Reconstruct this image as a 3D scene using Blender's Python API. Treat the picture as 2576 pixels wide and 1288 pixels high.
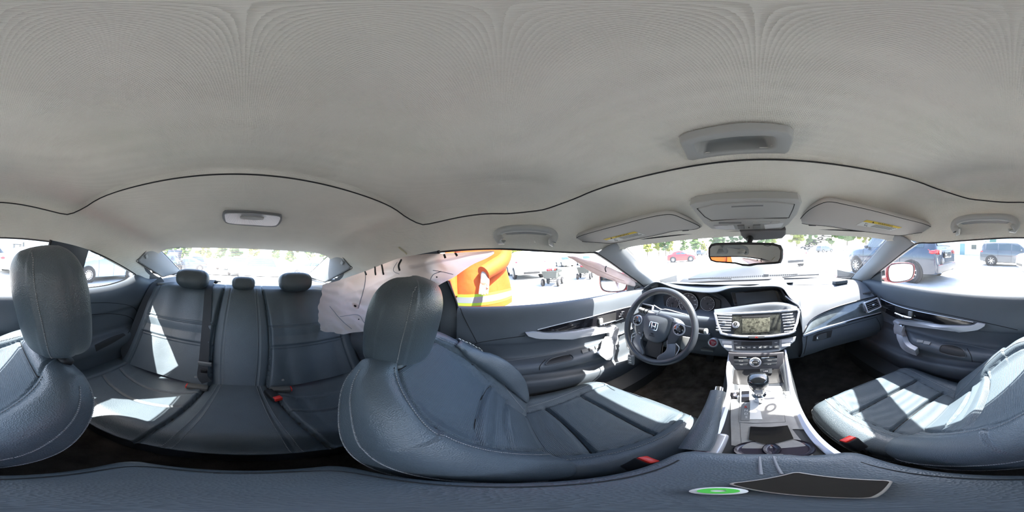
import bpy, bmesh, math, random
import numpy as np
from mathutils import Vector, Matrix, Euler, Quaternion, noise
from mathutils.bvhtree import BVHTree
random.seed(7)
S = bpy.context.scene
for o in list(bpy.data.objects): bpy.data.objects.remove(o)
COL = S.collection
PI = math.pi; D = PI/180
# ---------------------------------------------------------------- camera
# World origin = lens of the 360 camera standing on the console armrest. +Y is the nose of the car, +X the passenger side.
PITCH, ROLL = 2.3*D, 2.0*D
RM = (Matrix.Rotation(-PITCH, 3, 'X') @ Matrix.Rotation(ROLL, 3, 'Y'))
cam = bpy.data.cameras.new('camera'); camo = bpy.data.objects.new('camera', cam); COL.objects.link(camo)
cam.type = 'PANO'
try: cam.panorama_type = 'EQUIRECTANGULAR'
except Exception: pass
try: cam.cycles.panorama_type = 'EQUIRECTANGULAR'
except Exception: pass
cam.clip_start = 0.005; cam.clip_end = 2000
AZ0 = (1288-1903)/2576*2*PI
camo.matrix_world = (RM @ Matrix.Rotation(-AZ0, 3, 'Z') @ Matrix.Rotation(PI/2, 3, 'X')).to_4x4()
S.camera = camo
# ---------------------------------------------------------------- light and exposure
SUN_AZ, SUN_EL = 48*D, 54*D
SUN_DIR = Vector((math.sin(SUN_AZ)*math.cos(SUN_EL), math.cos(SUN_AZ)*math.cos(SUN_EL), math.sin(SUN_EL)))
w = bpy.data.worlds.new('sky'); S.world = w; w.use_nodes = True
nt = w.node_tree; nt.nodes.clear()
sk = nt.nodes.new('ShaderNodeTexSky'); sk.sky_type = 'NISHITA'; sk.sun_disc = False
sk.sun_elevation = SUN_EL; sk.sun_rotation = SUN_AZ; sk.air_density = 1.0; sk.dust_density = 2.0; sk.ozone_density = 1.0
bg = nt.nodes.new('ShaderNodeBackground'); bg.inputs['Strength'].default_value = 0.30
ow = nt.nodes.new('ShaderNodeOutputWorld')
nt.links.new(sk.outputs[0], bg.inputs[0]); nt.links.new(bg.outputs[0], ow.inputs[0])
sl = bpy.data.lights.new('sun', 'SUN'); sl.energy = 9.0; sl.angle = 0.6*D; sl.color = (1, .96, .90)
so = bpy.data.objects.new('sun', sl); COL.objects.link(so); so.rotation_euler = SUN_DIR.to_track_quat('Z', 'Y').to_euler(); so.location = (3, 3, 8)
S.view_settings.view_transform = 'Standard'; S.view_settings.look = 'None'
S.view_settings.exposure = 2.0; S.view_settings.gamma = 1; S.view_settings.use_curve_mapping = False
try:
    S.cycles.use_denoising = True; S.cycles.max_bounces = 10; S.cycles.diffuse_bounces = 5; S.cycles.transparent_max_bounces = 16
    S.cycles.sample_clamp_indirect = 8; S.cycles.caustics_reflective = False; S.cycles.caustics_refractive = False
except Exception: pass
# ---------------------------------------------------------------- helpers
def ray(px, py):
    a = (px-1903)/2576*2*PI; e = (644-py)/1288*PI
    return RM @ Vector((math.sin(a)*math.cos(e), math.cos(a)*math.cos(e), math.sin(e)))
def P(px, py, x=None, y=None, z=None, h=None):
    """survey: the point where the sight line (px,py) meets the plane x=, y= or z= (or horizontal range h)"""
    v = ray(px, py)
    if x is not None: return v*(x/v.x)
    if y is not None: return v*(y/v.y)
    if z is not None: return v*(z/v.z)
    return v*(h/math.hypot(v.x, v.y))
MATS = {}
def mat(name, col, rough=.5, metal=0, spec=.5, bump=None, var=None, trans=None, emit=None, coat=0, sheen=0):
    """procedural material. bump=(kind, scale, strength[,distance]); var=(scale, amount) tonal mottling"""
    if name in MATS: return MATS[name]
    m = bpy.data.materials.new(name); m.use_nodes = True; t = m.node_tree; N = t.nodes; L = t.links
    b = N['Principled BSDF']; b.inputs['Base Color'].default_value = (*col, 1); b.inputs['Roughness'].default_value = rough
    b.inputs['Metallic'].default_value = metal; b.inputs['Specular IOR Level'].default_value = spec
    if coat: b.inputs['Coat Weight'].default_value = coat; b.inputs['Coat Roughness'].default_value = .04
    if sheen: b.inputs['Sheen Weight'].default_value = sheen
    if emit: b.inputs['Emission Color'].default_value = (*emit[0], 1); b.inputs['Emission Strength'].default_value = emit[1]
    tc = N.new('ShaderNodeTexCoord')
    if var:
        n = N.new('ShaderNodeTexNoise'); n.inputs['Scale'].default_value = var[0]; n.inputs['Detail'].default_value = 5; n.inputs['Roughness'].default_value = .6
        L.new(tc.outputs['Object'], n.inputs['Vector'])
        r = N.new('ShaderNodeMapRange'); r.inputs[1].default_value = .3; r.inputs[2].default_value = .7
        r.inputs[3].default_value = 1-var[1]; r.inputs[4].default_value = 1+var[1]
        L.new(n.outputs['Fac'], r.inputs[0])
        x = N.new('ShaderNodeMix'); x.data_type = 'RGBA'; x.blend_type = 'MULTIPLY'; x.inputs[0].default_value = 1
        x.inputs[6].default_value = (*col, 1); L.new(r.outputs[0], x.inputs[7]); L.new(x.outputs[2], b.inputs['Base Color'])
    if bump:
        kind, sc, st = bump[:3]
        bp = N.new('ShaderNodeBump'); bp.inputs['Strength'].default_value = st; bp.inputs['Distance'].default_value = bump[3] if len(bump) > 3 else .002
        if kind == 'grain':
            v = N.new('ShaderNodeTexVoronoi'); v.inputs['Scale'].default_value = sc; src = v.outputs['Distance']
        elif kind == 'noise':
            v = N.new('ShaderNodeTexNoise'); v.inputs['Scale'].default_value = sc; v.inputs['Detail'].default_value = 6; src = v.outputs['Fac']
        elif kind == 'weave':
            v = N.new('ShaderNodeTexVoronoi'); v.inputs['Scale'].default_value = sc; v.inputs['Randomness'].default_value = .12; src = v.outputs['Distance']
        elif kind == 'wave':
            v = N.new('ShaderNodeTexWave'); v.inputs['Scale'].default_value = sc; src = v.outputs['Fac']
        L.new(tc.outputs['Object'], v.inputs['Vector']); L.new(src, bp.inputs['Height']); L.new(bp.outputs['Normal'], b.inputs['Normal'])
    MATS[name] = m; return m
def glassmat(name, tint=(.97, .985, .98), dust=.03, refl=1.0):
    if name in MATS: return MATS[name]
    m = bpy.data.materials.new(name); m.use_nodes = True; t = m.node_tree; N = t.nodes; L = t.links; N.clear()
    o = N.new('ShaderNodeOutputMaterial'); tr = N.new('ShaderNodeBsdfTransparent'); tr.inputs[0].default_value = (*tint, 1)
    g = N.new('ShaderNodeBsdfGlossy'); g.inputs['Roughness'].default_value = .01; g.inputs[0].default_value = (.95, .97, 1, 1)
    f = N.new('ShaderNodeLayerWeight'); f.inputs[0].default_value = .5
    pw = N.new('ShaderNodeMath'); pw.operation = 'POWER'; pw.inputs[1].default_value = 5; L.new(f.outputs['Facing'], pw.inputs[0])
    k = N.new('ShaderNodeMath'); k.operation = 'MULTIPLY_ADD'; k.inputs[1].default_value = .8*refl; k.inputs[2].default_value = .06*refl; L.new(pw.outputs[0], k.inputs[0])
    mx = N.new('ShaderNodeMixShader'); L.new(k.outputs[0], mx.inputs[0]); L.new(tr.outputs[0], mx.inputs[1]); L.new(g.outputs[0], mx.inputs[2])
    df = N.new('ShaderNodeBsdfTranslucent'); df.inputs[0].default_value = (.8, .8, .76, 1)
    tc = N.new('ShaderNodeTexCoord'); n = N.new('ShaderNodeTexNoise'); n.inputs['Scale'].default_value = 9; n.inputs['Detail'].default_value = 8
    L.new(tc.outputs['Object'], n.inputs['Vector'])
    r = N.new('ShaderNodeMapRange'); r.inputs[1].default_value = .25; r.inputs[2].default_value = .8; r.inputs[3].default_value = dust*.4; r.inputs[4].default_value = dust*1.8
    L.new(n.outputs['Fac'], r.inputs[0])
    m2 = N.new('ShaderNodeMixShader'); L.new(r.outputs[0], m2.inputs[0]); L.new(mx.outputs[0], m2.inputs[1]); L.new(df.outputs[0], m2.inputs[2])
    L.new(m2.outputs[0], o.inputs[0]); MATS[name] = m; return m
def clothmat(name, col, amt=.5, rough=.8, bump=('noise', 60, .3)):
    m = mat(name, col, rough, bump=bump)
    t = m.node_tree; N = t.nodes; L = t.links; b = N['Principled BSDF']; o = [n for n in N if n.type == 'OUTPUT_MATERIAL'][0]
    tl = N.new('ShaderNodeBsdfTranslucent'); tl.inputs[0].default_value = (*col, 1)
    mx = N.new('ShaderNodeMixShader'); mx.inputs[0].default_value = amt
    L.new(b.outputs[0], mx.inputs[1]); L.new(tl.outputs[0], mx.inputs[2]); L.new(mx.outputs[0], o.inputs[0]); return m
WL = {}
def link(o, parent=None, name=None):
    COL.objects.link(o)
    if parent is not None: o.parent = parent; WL[o.name] = WL.get(parent.name, Vector())
    return o
def mesh(name, vs, fs, m, parent=None, smooth=True, local=False, recalc=True, angle=None):
    """one mesh object from world coordinates (or local ones)"""
    off = Vector() if (local or parent is None) else WL.get(parent.name, Vector())
    me = bpy.data.meshes.new(name)
    me.from_pydata([tuple(Vector(v)-off) for v in vs], [], [tuple(f) for f in fs]); me.update()
    if recalc:
        bm = bmesh.new(); bm.from_mesh(me); bmesh.ops.recalc_face_normals(bm, faces=bm.faces); bm.to_mesh(me); bm.free()
    ms = m if isinstance(m, (list, tuple)) else [m]
    for q in ms: me.materials.append(q)
    if smooth: me.polygons.foreach_set('use_smooth', [True]*len(me.polygons))
    if smooth and angle:
        try: me.set_sharp_from_angle(angle=angle*D)
        except Exception: pass
    o = bpy.data.objects.new(name, me); return link(o, parent)
def tag(o, label=None, cat=None, group=None, kind=None):
    for k, v in (('label', label), ('category', cat), ('group', group), ('kind', kind)):
        if v: o[k] = v
    return o
def thing(name, label, cat, loc=(0, 0, 0), group=None, kind=None):
    o = bpy.data.objects.new(name, None); COL.objects.link(o); o.location = loc; WL[o.name] = Vector(loc); o.empty_display_size = .05
    return tag(o, label, cat, group, kind)
def copy_tree(o, parent=None):
    c = o.copy(); COL.objects.link(c)
    if parent is not None: c.parent = parent
    for ch in list(o.children): copy_tree(ch, c)
    return c
class MB:
    """gathers shapes and links them as ONE mesh object"""
    def __init__(s): s.v = []; s.f = []
    def add(s, vs, fs):
        n = len(s.v); s.v += [Vector(v) for v in vs]; s.f += [tuple(i+n for i in f) for f in fs]; return s
    def grid(s, rows, closeu=False, closev=False, cap=False):
        m = len(rows); n = len(rows[0]); fs = []
        for i in range(m-1 if not closev else m):
            for j in range(n if closeu else n-1):
                a, b = i*n+j, i*n+(j+1) % n; i2 = (i+1) % m
                fs.append((a, b, i2*n+(j+1) % n, i2*n+j))
        if cap and closeu: fs.append(tuple(range(n))); fs.append(tuple(reversed(range((m-1)*n, m*n))))
        return s.add([v for r in rows for v in r], fs)
    def tube(s, pts, r, n=8, closed=False):
        pts = [Vector(p) for p in pts]; m = len(pts)
        rr = r if isinstance(r, (list, tuple)) else [r]*m
        rows = []; up = None
        for i, p in enumerate(pts):
            t = (pts[(i+1) % m]-pts[i-1]) if closed else (pts[min(i+1, m-1)]-pts[max(i-1, 0)])
            if t.length < 1e-9: t = Vector((0, 0, 1))
            t.normalize()
            if up is None: up = Vector((0, 0, 1)) if abs(t.z) < .9 else Vector((1, 0, 0))
            a = t.cross(up); 
            if a.length < 1e-6: a = t.orthogonal()
            a.normalize(); b = a.cross(t).normalized(); up = b
            rows.append([p+(a*math.cos(k*2*PI/n)+b*math.sin(k*2*PI/n))*rr[i] for k in range(n)])
        return s.grid(rows, closeu=True, closev=closed, cap=not closed)
    def box(s, c, size, rot=None, bev=0, seg=2):
        bm = bmesh.new(); bmesh.ops.create_cube(bm, size=1); bmesh.ops.scale(bm, vec=size, verts=bm.verts)
        if bev: bmesh.ops.bevel(bm, geom=bm.edges[:], offset=min(bev, min(size)*.49), segments=seg, profile=.5, affect='EDGES')
        M = Matrix.Translation(Vector(c)) @ (rot.to_4x4() if rot is not None else Matrix())
        vs = [M @ v.co for v in bm.verts]; bm.verts.index_update(); fs = [[v.index for v in f.verts] for f in bm.faces]; bm.free()
        return s.add(vs, fs)
    def disc(s, c, nrm, r, h, n=24, r2=None, bev=0):
        """short cylinder with its top at c+nrm*h"""
        nrm = Vector(nrm).normalized(); a = nrm.orthogonal().normalized(); b = nrm.cross(a); c = Vector(c); r2 = r if r2 is None else r2
        prof = [(r, 0), (r2, h)] if not bev else [(r, 0), (r2, h-bev), (r2-bev*.3, h-bev*.3), (r2-bev, h)]
        rows = [[c+nrm*z+(a*math.cos(k*2*PI/n)+b*math.sin(k*2*PI/n))*q for k in range(n)] for q, z in prof]
        return s.grid(rows, closeu=True, cap=True)
    def lathe(s, c, nrm, prof, n=24, cap=True):
        nrm = Vector(nrm).normalized(); a = nrm.orthogonal().normalized(); b = nrm.cross(a); c = Vector(c)
        rows = [[c+nrm*z+(a*math.cos(k*2*PI/n)+b*math.sin(k*2*PI/n))*max(q, 1e-5) for k in range(n)] for q, z in prof]
        return s.grid(rows, closeu=True, cap=cap)
    def prism(s, pts, d):
        """closed outline pts extruded by vector d"""
        pts = [Vector(p) for p in pts]; n = len(pts); d = Vector(d)
        return s.add(pts+[p+d for p in pts], [tuple(range(n)), tuple(reversed(range(n, 2*n)))]+[(i, (i+1) % n, n+(i+1) % n, n+i) for i in range(n)])
    def ell(s, c, r, n=16, m=10, rot=None):
        c = Vector(c); rows = []
        for i in range(m+1):
            a = -PI/2+PI*i/m
            rows.append([c+((rot if rot is not None else Matrix.Identity(3)) @ Vector((r[0]*math.cos(a)*math.cos(k*2*PI/n), r[1]*math.cos(a)*math.sin(k*2*PI/n), r[2]*math.sin(a)))) for k in range(n)])
        return s.grid(rows, closeu=True)
    def build(s, name, m, parent=None, smooth=True, angle=35, **k): return mesh(name, s.v, s.f, m, parent, smooth, angle=angle, **k)
def cr(pts, n=8, closed=False):
    """Catmull-Rom through pts, n steps per span"""
    pts = [Vector(p) for p in pts]; m = len(pts); out = []
    for i in range(m if closed else m-1):
        g = lambda j: pts[j % m] if closed else pts[max(0, min(m-1, j))]
        p0, p1, p2, p3 = g(i-1), g(i), g(i+1), g(i+2)
        if not closed:
            if i == 0: p0 = p1*2-p2
            if i == m-2: p3 = p2*2-p1
        for k in range(n):
            t = k/n; out.append(.5*((2*p1)+(p2-p0)*t+(2*p0-5*p1+4*p2-p3)*t*t+(3*p1-p0-3*p2+p3)*t**3))
    if not closed: out.append(pts[-1])
    return out
def resample(pts, n):
    pts = [Vector(p) for p in pts]; d = [0]
    for a, b in zip(pts, pts[1:]): d.append(d[-1]+(b-a).length)
    out = []; j = 0
    for i in range(n):
        t = d[-1]*i/(n-1)
        while j < len(d)-2 and d[j+1] < t: j += 1
        u = (t-d[j])/max(d[j+1]-d[j], 1e-9); out.append(pts[j].lerp(pts[j+1], min(max(u, 0), 1)))
    return out
def sheet(curves, nu=40, nv=5, lin=False):
    """rows of a surface through several curves (each a list of points)"""
    R_ = [resample(c if lin == 'raw' else (c if lin else cr(c, 8)), nu) for c in curves]
    cols = []
    for j in range(nu):
        col = [r[j] for r in R_]
        cols.append(cr(col, nv) if (len(col) > 2 and not lin) else [q for a, b in zip(col, col[1:]) for q in [a.lerp(b, k/nv) for k in range(nv)]]+[col[-1]])
    return [[cols[j][i] for j in range(nu)] for i in range(len(cols[0]))]
def solid(o, t, off=1):
    m = o.modifiers.new('thickness', 'SOLIDIFY'); m.thickness = t; m.offset = off; return o
def mir(p): p = Vector(p); return Vector((-p.x, p.y, p.z))
def itp(tab, x):
    """piecewise smooth interpolation in a table of (x, value)"""
    tab = sorted(tab)
    if x <= tab[0][0]: return tab[0][1]
    if x >= tab[-1][0]: return tab[-1][1]
    n = len(tab)
    for i in range(n-1):
        if x <= tab[i+1][0]:
            x0, y0 = tab[i]; x1, y1 = tab[i+1]; h = x1-x0
            m0 = (y1-tab[i-1][1])/(x1-tab[i-1][0]) if i > 0 else (y1-y0)/h
            m1 = (tab[i+2][1]-y0)/(tab[i+2][0]-x0) if i < n-2 else (y1-y0)/h
            t = (x-x0)/h
            return (2*t**3-3*t*t+1)*y0+(t**3-2*t*t+t)*h*m0+(-2*t**3+3*t*t)*y1+(t**3-t*t)*h*m1
def ss(a, b, x):
    t = max(0, min(1, (x-a)/(b-a))); return t*t*(3-2*t)
def bvh(*objs):
    V = []; F = []
    for o in objs:
        n = len(V); off = WL.get(o.name, Vector()) if o.parent else Vector()
        V += [v.co+off for v in o.data.vertices]; F += [[i+n for i in p.vertices] for p in o.data.polygons]
    return BVHTree.FromPolygons(V, F)
def on(T, px, py, off=0.0):
    """point of the surface T seen along a sight line, lifted by off; returns (point, normal)"""
    v = ray(px, py); h, n, i, d = T.ray_cast(Vector((0, 0, 0)), v)
    if h is None: return None, None
    if n.dot(v) > 0: n = -n
    return h+n*off, n
def seam(T, pts, r, name, m, parent, n=10, off=0.0, closed=False, kind=None):
    out = []
    for q in cr([(a, b, 0) for a, b in pts], n, closed):
        p, _ = on(T, q.x, q.y, off)
        if p is not None: out.append(p)
    if len(out) < 2: print('SEAM MISS', name, pts[0]); return None
    o = MB().tube(out, r, 6, closed).build(name, m, parent)
    if kind: o['kind'] = kind
    return o
def patch(T, top, bot, name, m, parent, lift=.004, nu=24, nv=4, base=-.004):
    """raised panel on surface T between two sight-line polylines"""
    a = resample(cr([(x, y, 0) for x, y in top], 6), nu); b = resample(cr([(x, y, 0) for x, y in bot], 6), nu)
    up = []; dn = []
    for i in range(nv+1):
        ru = []; rd = []
        for j in range(nu):
            q = a[j].lerp(b[j], i/nv); p, n_ = on(T, q.x, q.y)
            if p is None: print('PATCH MISS', name, q.x, q.y); return None
            ru.append(p+n_*lift); rd.append(p+n_*base)
        up.append(ru); dn.append(rd)
    mb = MB(); mb.grid(up); mb.grid(dn)
    mb.grid([up[0], dn[0]]); mb.grid([up[-1], dn[-1]]); mb.grid([[r[0] for r in up], [r[0] for r in dn]]); mb.grid([[r[-1] for r in up], [r[-1] for r in dn]])
    return mb.build(name, m, parent, angle=50)
def text(s, size, origin, xdir, ydir, m, parent, name='lettering', depth=.0004, align='CENTER', mirror=False, bold=False):
    c = bpy.data.curves.new('t', 'FONT'); c.body = s; c.size = size; c.extrude = depth; c.align_x = align; c.align_y = 'CENTER'; c.resolution_u = 3
    if bold: c.offset = size*.02
    o = bpy.data.objects.new('t', c); me = bpy.data.meshes.new_from_object(o); bpy.data.objects.remove(o); bpy.data.curves.remove(c)
    x = Vector(xdir).normalized(); y = Vector(ydir); y = (y-x*y.dot(x)).normalized(); z = x.cross(y)
    if mirror: x = -x
    M = Matrix((x, y, z)).transposed(); off = WL.get(parent.name, Vector()) if parent is not None else Vector()
    for v in me.vertices: v.co = Vector(origin)-off+M @ v.co
    me.materials.clear(); me.materials.append(m); o = bpy.data.objects.new(name, me); return link(o, parent)
# ---------------------------------------------------------------- materials
LINER = mat('headliner_fabric', (.80, .77, .69), .95, spec=.1, bump=('weave', 420, .9, .0016), var=(6, .04))
LINERP = mat('pillar_plastic', (.36, .375, .385), .7, spec=.25, bump=('noise', 500, .15))
GREYP = mat('grey_plastic', (.40, .405, .39), .55, spec=.3, bump=('noise', 700, .1))
GREYD = mat('grey_plastic_dark', (.20, .205, .205), .55, spec=.3)
LEATH = mat('black_leather', (.078, .100, .118), .36, spec=.6, bump=('grain', 420, .45, .0014), var=(7, .10))
PERF = mat('perforated_leather', (.070, .094, .114), .5, spec=.4, bump=('weave', 330, .9, .0018), var=(7, .08))
SOFT = mat('soft_black_plastic', (.078, .090, .104), .48, spec=.4, bump=('grain', 600, .3, .0008), var=(5, .08))
SOFTG = mat('dark_trim_plastic', (.055, .060, .066), .42, spec=.45, bump=('grain', 700, .2, .0006), var=(4, .06))
GLOSS = mat('piano_black', (.008, .008, .010), .08, spec=.6, coat=.6, bump=('noise', 40, .01))
BLACK = mat('matt_black', (.012, .012, .013), .6, bump=('noise', 300, .1))
CARPET = mat('black_carpet', (.075, .068, .060), .95, spec=.1, bump=('noise', 500, 1.0, .004), var=(9, .5))
SILVER = mat('silver_trim', (.56, .57, .60), .30, metal=.35, bump=('noise', 200, .02))
CHROME = mat('chrome', (.8, .8, .82), .06, metal=1, bump=('noise', 10, .005))
STITCH = mat('grey_thread', (.28, .29, .30), .8, bump=('noise', 900, .3))
LEATHD = mat('dark_wheel_leather', (.040, .046, .054), .34, spec=.6, bump=('grain', 420, .3, .001))
SEAMM = mat('seam_dark', (.008, .008, .009), .9, bump=('noise', 200, .1))  # plain dark tone for seams, joints and small embossed letters
RUB = mat('rubber_seal', (.010, .010, .011), .7, bump=('noise', 200, .1))
RED = mat('red_car_paint', (.24, .008, .014), .25, spec=.5, coat=.8, bump=('noise', 3, .01))
MIRR = mat('mirror_glass', (.75, .78, .80), .01, metal=1, bump=('noise', 1, .002))
WHITE = mat('white_print', (.75, .75, .72), .5, bump=('noise', 100, .05))
PAPER = mat('sticker_paper', (.62, .63, .60), .5, bump=('noise', 100, .05))
YEL = mat('sticker_yellow', (.62, .45, .06), .5, bump=('noise', 100, .05))
REDP = mat('red_button', (.65, .03, .02), .35, bump=('noise', 100, .05))
BELT = mat('black_seat_belt', (.030, .034, .040), .55, bump=('wave', 180, .4))
GLASS = glassmat('side_glass', dust=.008); WGLASS = glassmat('windshield_glass', dust=.009, refl=.75); RGLASS = glassmat('rear_glass', tint=(.90, .93, .92), dust=.025)
# ================================================================ the setting: headliner, pillars, windows, doors, floor
ZC = [(.64, .055), (.60, .085), (.52, .138), (.45, .176), (.34, .212), (.15, .232), (0, .237), (-.2, .235), (-.36, .224), (-.6, .192), (-.8, .150), (-1.0, .100), (-1.04, .088)]
ZR = [(.60, .03), (.5, .035), (.38, .022), (.25, .028), (0, .05), (-.24, .05), (-.44, .022), (-.65, -.045), (-.864, -.118), (-1.0, -.15), (-1.04, -.16)]
WR = [(.60, .555), (.5, .56), (.38, .575), (.2, .59), (0, .60), (-.24, .61), (-.44, .63), (-.65, .65), (-.864, .67), (-1.04, .675)]
NX = [(.6, 6), (.3, 8), (0, 9), (-.4, 9), (-.8, 10), (-1.04, 11)]
def ceil_z(x, y):
    W = itp(WR, y); u = min(1, abs(x)/W); zc = itp(ZC, y); zr = itp(ZR, y)
    return zr+(zc-zr)*max(0, 1-u**itp(NX, y))**.55-.012*u*u*(1-u**6)
def crease(x, y):
    """signed distance-like value, >0 inside the sunroof panel"""
    hx = .56-.05*ss(0, .34, y)+.02*ss(0, -.36, y)
    fy = .345-.115*(abs(x)/.5)**2.4; ry = -.372+.02*(abs(x)/.55)**2
    cy = (fy+ry)/2; hy = (fy-ry)/2; r = .07
    qx = abs(x)-(hx-r); qy = abs(y-cy)-(hy-r)
    return -(math.hypot(max(qx, 0), max(qy, 0))+min(max(qx, qy), 0)-r)
def ceil_pt(x, y0):
    y = y0-.10*(x/.55)**2*ss(.30, .62, y0)
    c = crease(x, y)
    return Vector((x, y, ceil_z(x, y0)+.016*ss(-.001, .004, c)))
rows = []
ys = list(np.linspace(.64, -1.04, 300))
us = [math.sin(t*PI/2) if False else t for t in np.linspace(-1, 1, 261)]
us = [math.copysign(1-(1-abs(u))**1.6, u) for u in us]
for y in ys:
    W = itp(WR, y); rows.append([ceil_pt(u*W, y) for u in us])
# turn the side of the roll down under the rail so that it ends in a clean lip
mb = MB(); mb.grid(rows); ceil = mb.build('ceiling', LINER, None, angle=None); tag(ceil, kind='structure')
CT = bvh(ceil)
# dark rubber line round the sunroof panel
import itertools
pts = []
for k in range(160):
    a = k*2*PI/160; lo, hi = 0, 1.2
    dx, dy = math.sin(a), math.cos(a)
    for _ in range(30):
        mid = (lo+hi)/2
        if crease(dx*mid, dy*mid) > 0: lo = mid
        else: hi = mid
    x, y = dx*lo, dy*lo; y0 = y
    for _ in range(6): y0 = y+.10*(x/.55)**2*ss(.30, .62, y0)
    pts.append(Vector((x, y, ceil_z(x, y0)+.001)))
MB().tube(pts, .0022, 6, True).build('sunroof_seal', RUB, ceil)
# outer roof skin
MB().grid([[ceil_pt(u*itp(WR, y)*1.03, y)+Vector((0, 0, .045)) for u in us[::6]] for y in ys[::6]]).build('roof_skin', RED, ceil)
# ---- lines shared by the pieces of one side (right side; the left is its mirror)
RAIL = [(itp(WR, y), y-.10*(itp(WR, y)/.55)**2*ss(.30, .62, y), itp(ZR, y)) for y in (.58, .5, .42, .3, .15, 0, -.12, -.243)]
BELTZ = -.198
def belt(y): return Vector((.705-.02*ss(.4, 1.0, y), y, BELTZ-.012*ss(0, .7, y)))
APIN = [P(2243, 587, y=.50), P(2192, 648, y=.72), P(2141, 700, y=.965)]
APOUT = [P(2300, 612, x=.575), P(2262, 640, x=.62), P(2232, 664, x=.645), P(2200, 690, x=.668), P(2178, 712, x=.685)]
WTOP = [(0, .62, .075), (.2, .607, .076), (.4, .56, .07), tuple(APIN[0]+Vector((.02, 0, .004)))]
WBOT = [(0, 1.24, -.235), (.25, 1.22, -.234), (.48, 1.12, -.230), tuple(APIN[-1]+Vector((.03, .02, -.01)))]
def sym(c): return [mir(p) for p in reversed(c[1:])]+[Vector(p) for p in c]
wt, wb = cr(sym(WTOP), 6), cr(sym(WBOT), 6)
rws = sheet([wt, [a.lerp(b, .5)+Vector((0, .02, .02)) for a, b in zip(wt, wb)], wb], 60, 8, lin=False)
ws = MB().grid(rws).build('window_1', WGLASS, None); tag(ws, kind='structure')
MB().tube(wb, .006, 6).build('seal', RUB, ws)
MB().tube([p+Vector((0, -.002, 0)) for p in wt], .004, 6).build('seal', RUB, ws)
for sgn in (1, -1):
    f = (lambda p: Vector(p)) if sgn > 0 else mir
    side = 'right' if sgn > 0 else 'left'
    # A pillar
    mid = [a.lerp(b, .5)+Vector((-.014, -.018, .004)) for a, b in zip(resample(APIN, 5), resample(APOUT, 5))]
    r = sheet([[f(p) for p in resample(APIN, 5)], [f(p) for p in mid], [f(p) for p in resample(APOUT, 5)], [f(p+Vector((.03, .0, .0))) for p in resample(APOUT, 5)]], 24, 6)
    pil = MB().grid(r).build('trim_1' if sgn > 0 else 'trim_2', LINERP, None); tag(pil, 'grey plastic cover of the windshield pillar on the %s side' % ('passenger' if sgn > 0 else 'driver'), kind='structure')
    solid(pil, .006, 0)
    MB().tube([f(p) for p in cr(APIN, 8)], .0045, 6).build('seal', RUB, pil)
    MB().tube([f(p+Vector((.004, 0, -.002))) for p in cr(APOUT, 8)], .005, 6).build('seal', RUB, pil)
    # airbag embossing on the pillar
    PT = bvh(pil)
    # side glass of the door
    top = [Vector(p) for p in RAIL[1:]]
    top = [APOUT[3], APOUT[2], APOUT[1], APOUT[0]]+[Vector(p) for p in RAIL[3:]]
    top = [p+Vector((.010, 0, .006)) for p in top]
    bot = [belt(y)-Vector((0, 0, .02)) for y in (.80, .6, .4, .2, 0, -.1, -.2)]
    r = sheet([[f(p) for p in top], [f(a.lerp(b, .5)+Vector((.014, 0, 0))) for a, b in zip(resample(cr(top, 6), 9), resample(bot, 9))], [f(p) for p in bot]], 40, 5)
    wn = MB().grid(r).build('window_2' if sgn > 0 else 'window_3', GLASS, None); tag(wn, kind='structure')
    MB().tube([f(Vector(p)+Vector((.006, 0, -.002))) for p in cr([APOUT[3], APOUT[2], APOUT[1], APOUT[0]]+RAIL[3:], 8)], .0048, 6).build('seal', RUB, wn)
    # quarter glass
    q1, q2, q3 = Vector((.632, -.441, .026)), Vector((.672, -.864, -.114)), Vector((.688, -.424, -.175))
    qt = [q1, Vector((.645, -.58, -.012)), Vector((.66, -.73, -.062)), q2]; qb = [q3, Vector((.69, -.62, -.168)), Vector((.685, -.76, -.146)), q2+Vector((0, .001, -.004))]
    qg = MB().grid(sheet([[f(p+Vector((.012, 0, 0))) for p in qt], [f(p+Vector((.012, 0, 0))) for p in qb]], 24, 6)).build('window_4' if sgn > 0 else 'window_5', GLASS, None); tag(qg, kind='structure')
    MB().tube([f(p) for p in cr(qt, 6)+list(reversed(cr(qb, 6)))], .0045, 6, True).build('seal', RUB, qg)
    # B pillar
    bp1 = [Vector((.605, -.243, .052)), Vector((.64, -.235, -.04)), Vector((.675, -.21, -.13)), Vector((.69, -.195, -.20)), Vector((.68, -.19, -.30)), Vector((.68, -.19, -.85))]
    bp2 = [Vector((.628, -.441, .026)), Vector((.645, -.435, -.05)), Vector((.665, -.428, -.12)), Vector((.68, -.424, -.178)), Vector((.672, -.42, -.30)), Vector((.66, -.42, -.85))]
    bp = MB().grid(sheet([[f(p) for p in bp1], [f(a.lerp(b, .5)+Vector((-.016, 0, 0))) for a, b in zip(bp1, bp2)], [f(p) for p in bp2]], 40, 8)).build('trim_3' if sgn > 0 else 'trim_4', SOFT, None)
    tag(bp, 'dark cover of the middle pillar behind the %s door' % ('passenger' if sgn > 0 else 'driver'), kind='structure')
    MB().tube([f(p+Vector((-.003, .003, 0))) for p in cr(bp1, 8)], .006, 6).build('door_seal', RUB, bp)
    # C pillar plastic
    c1 = [Vector((.600, -1.0, .086)), Vector((.600, -1.16, .022)), Vector((.590, -1.32, -.055)), Vector((.575, -1.47, -.128))]
    c2 = [Vector((.655, -.90, -.06)), Vector((.672, -1.02, -.115)), Vector((.67, -1.16, -.150)), Vector((.62, -1.40, -.155))]
    c2 = [P(377, 622, x=.617), P(343, 657, x=.662), P(408, 697, x=.650), P(456, 684, y=-1.43)]
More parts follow.
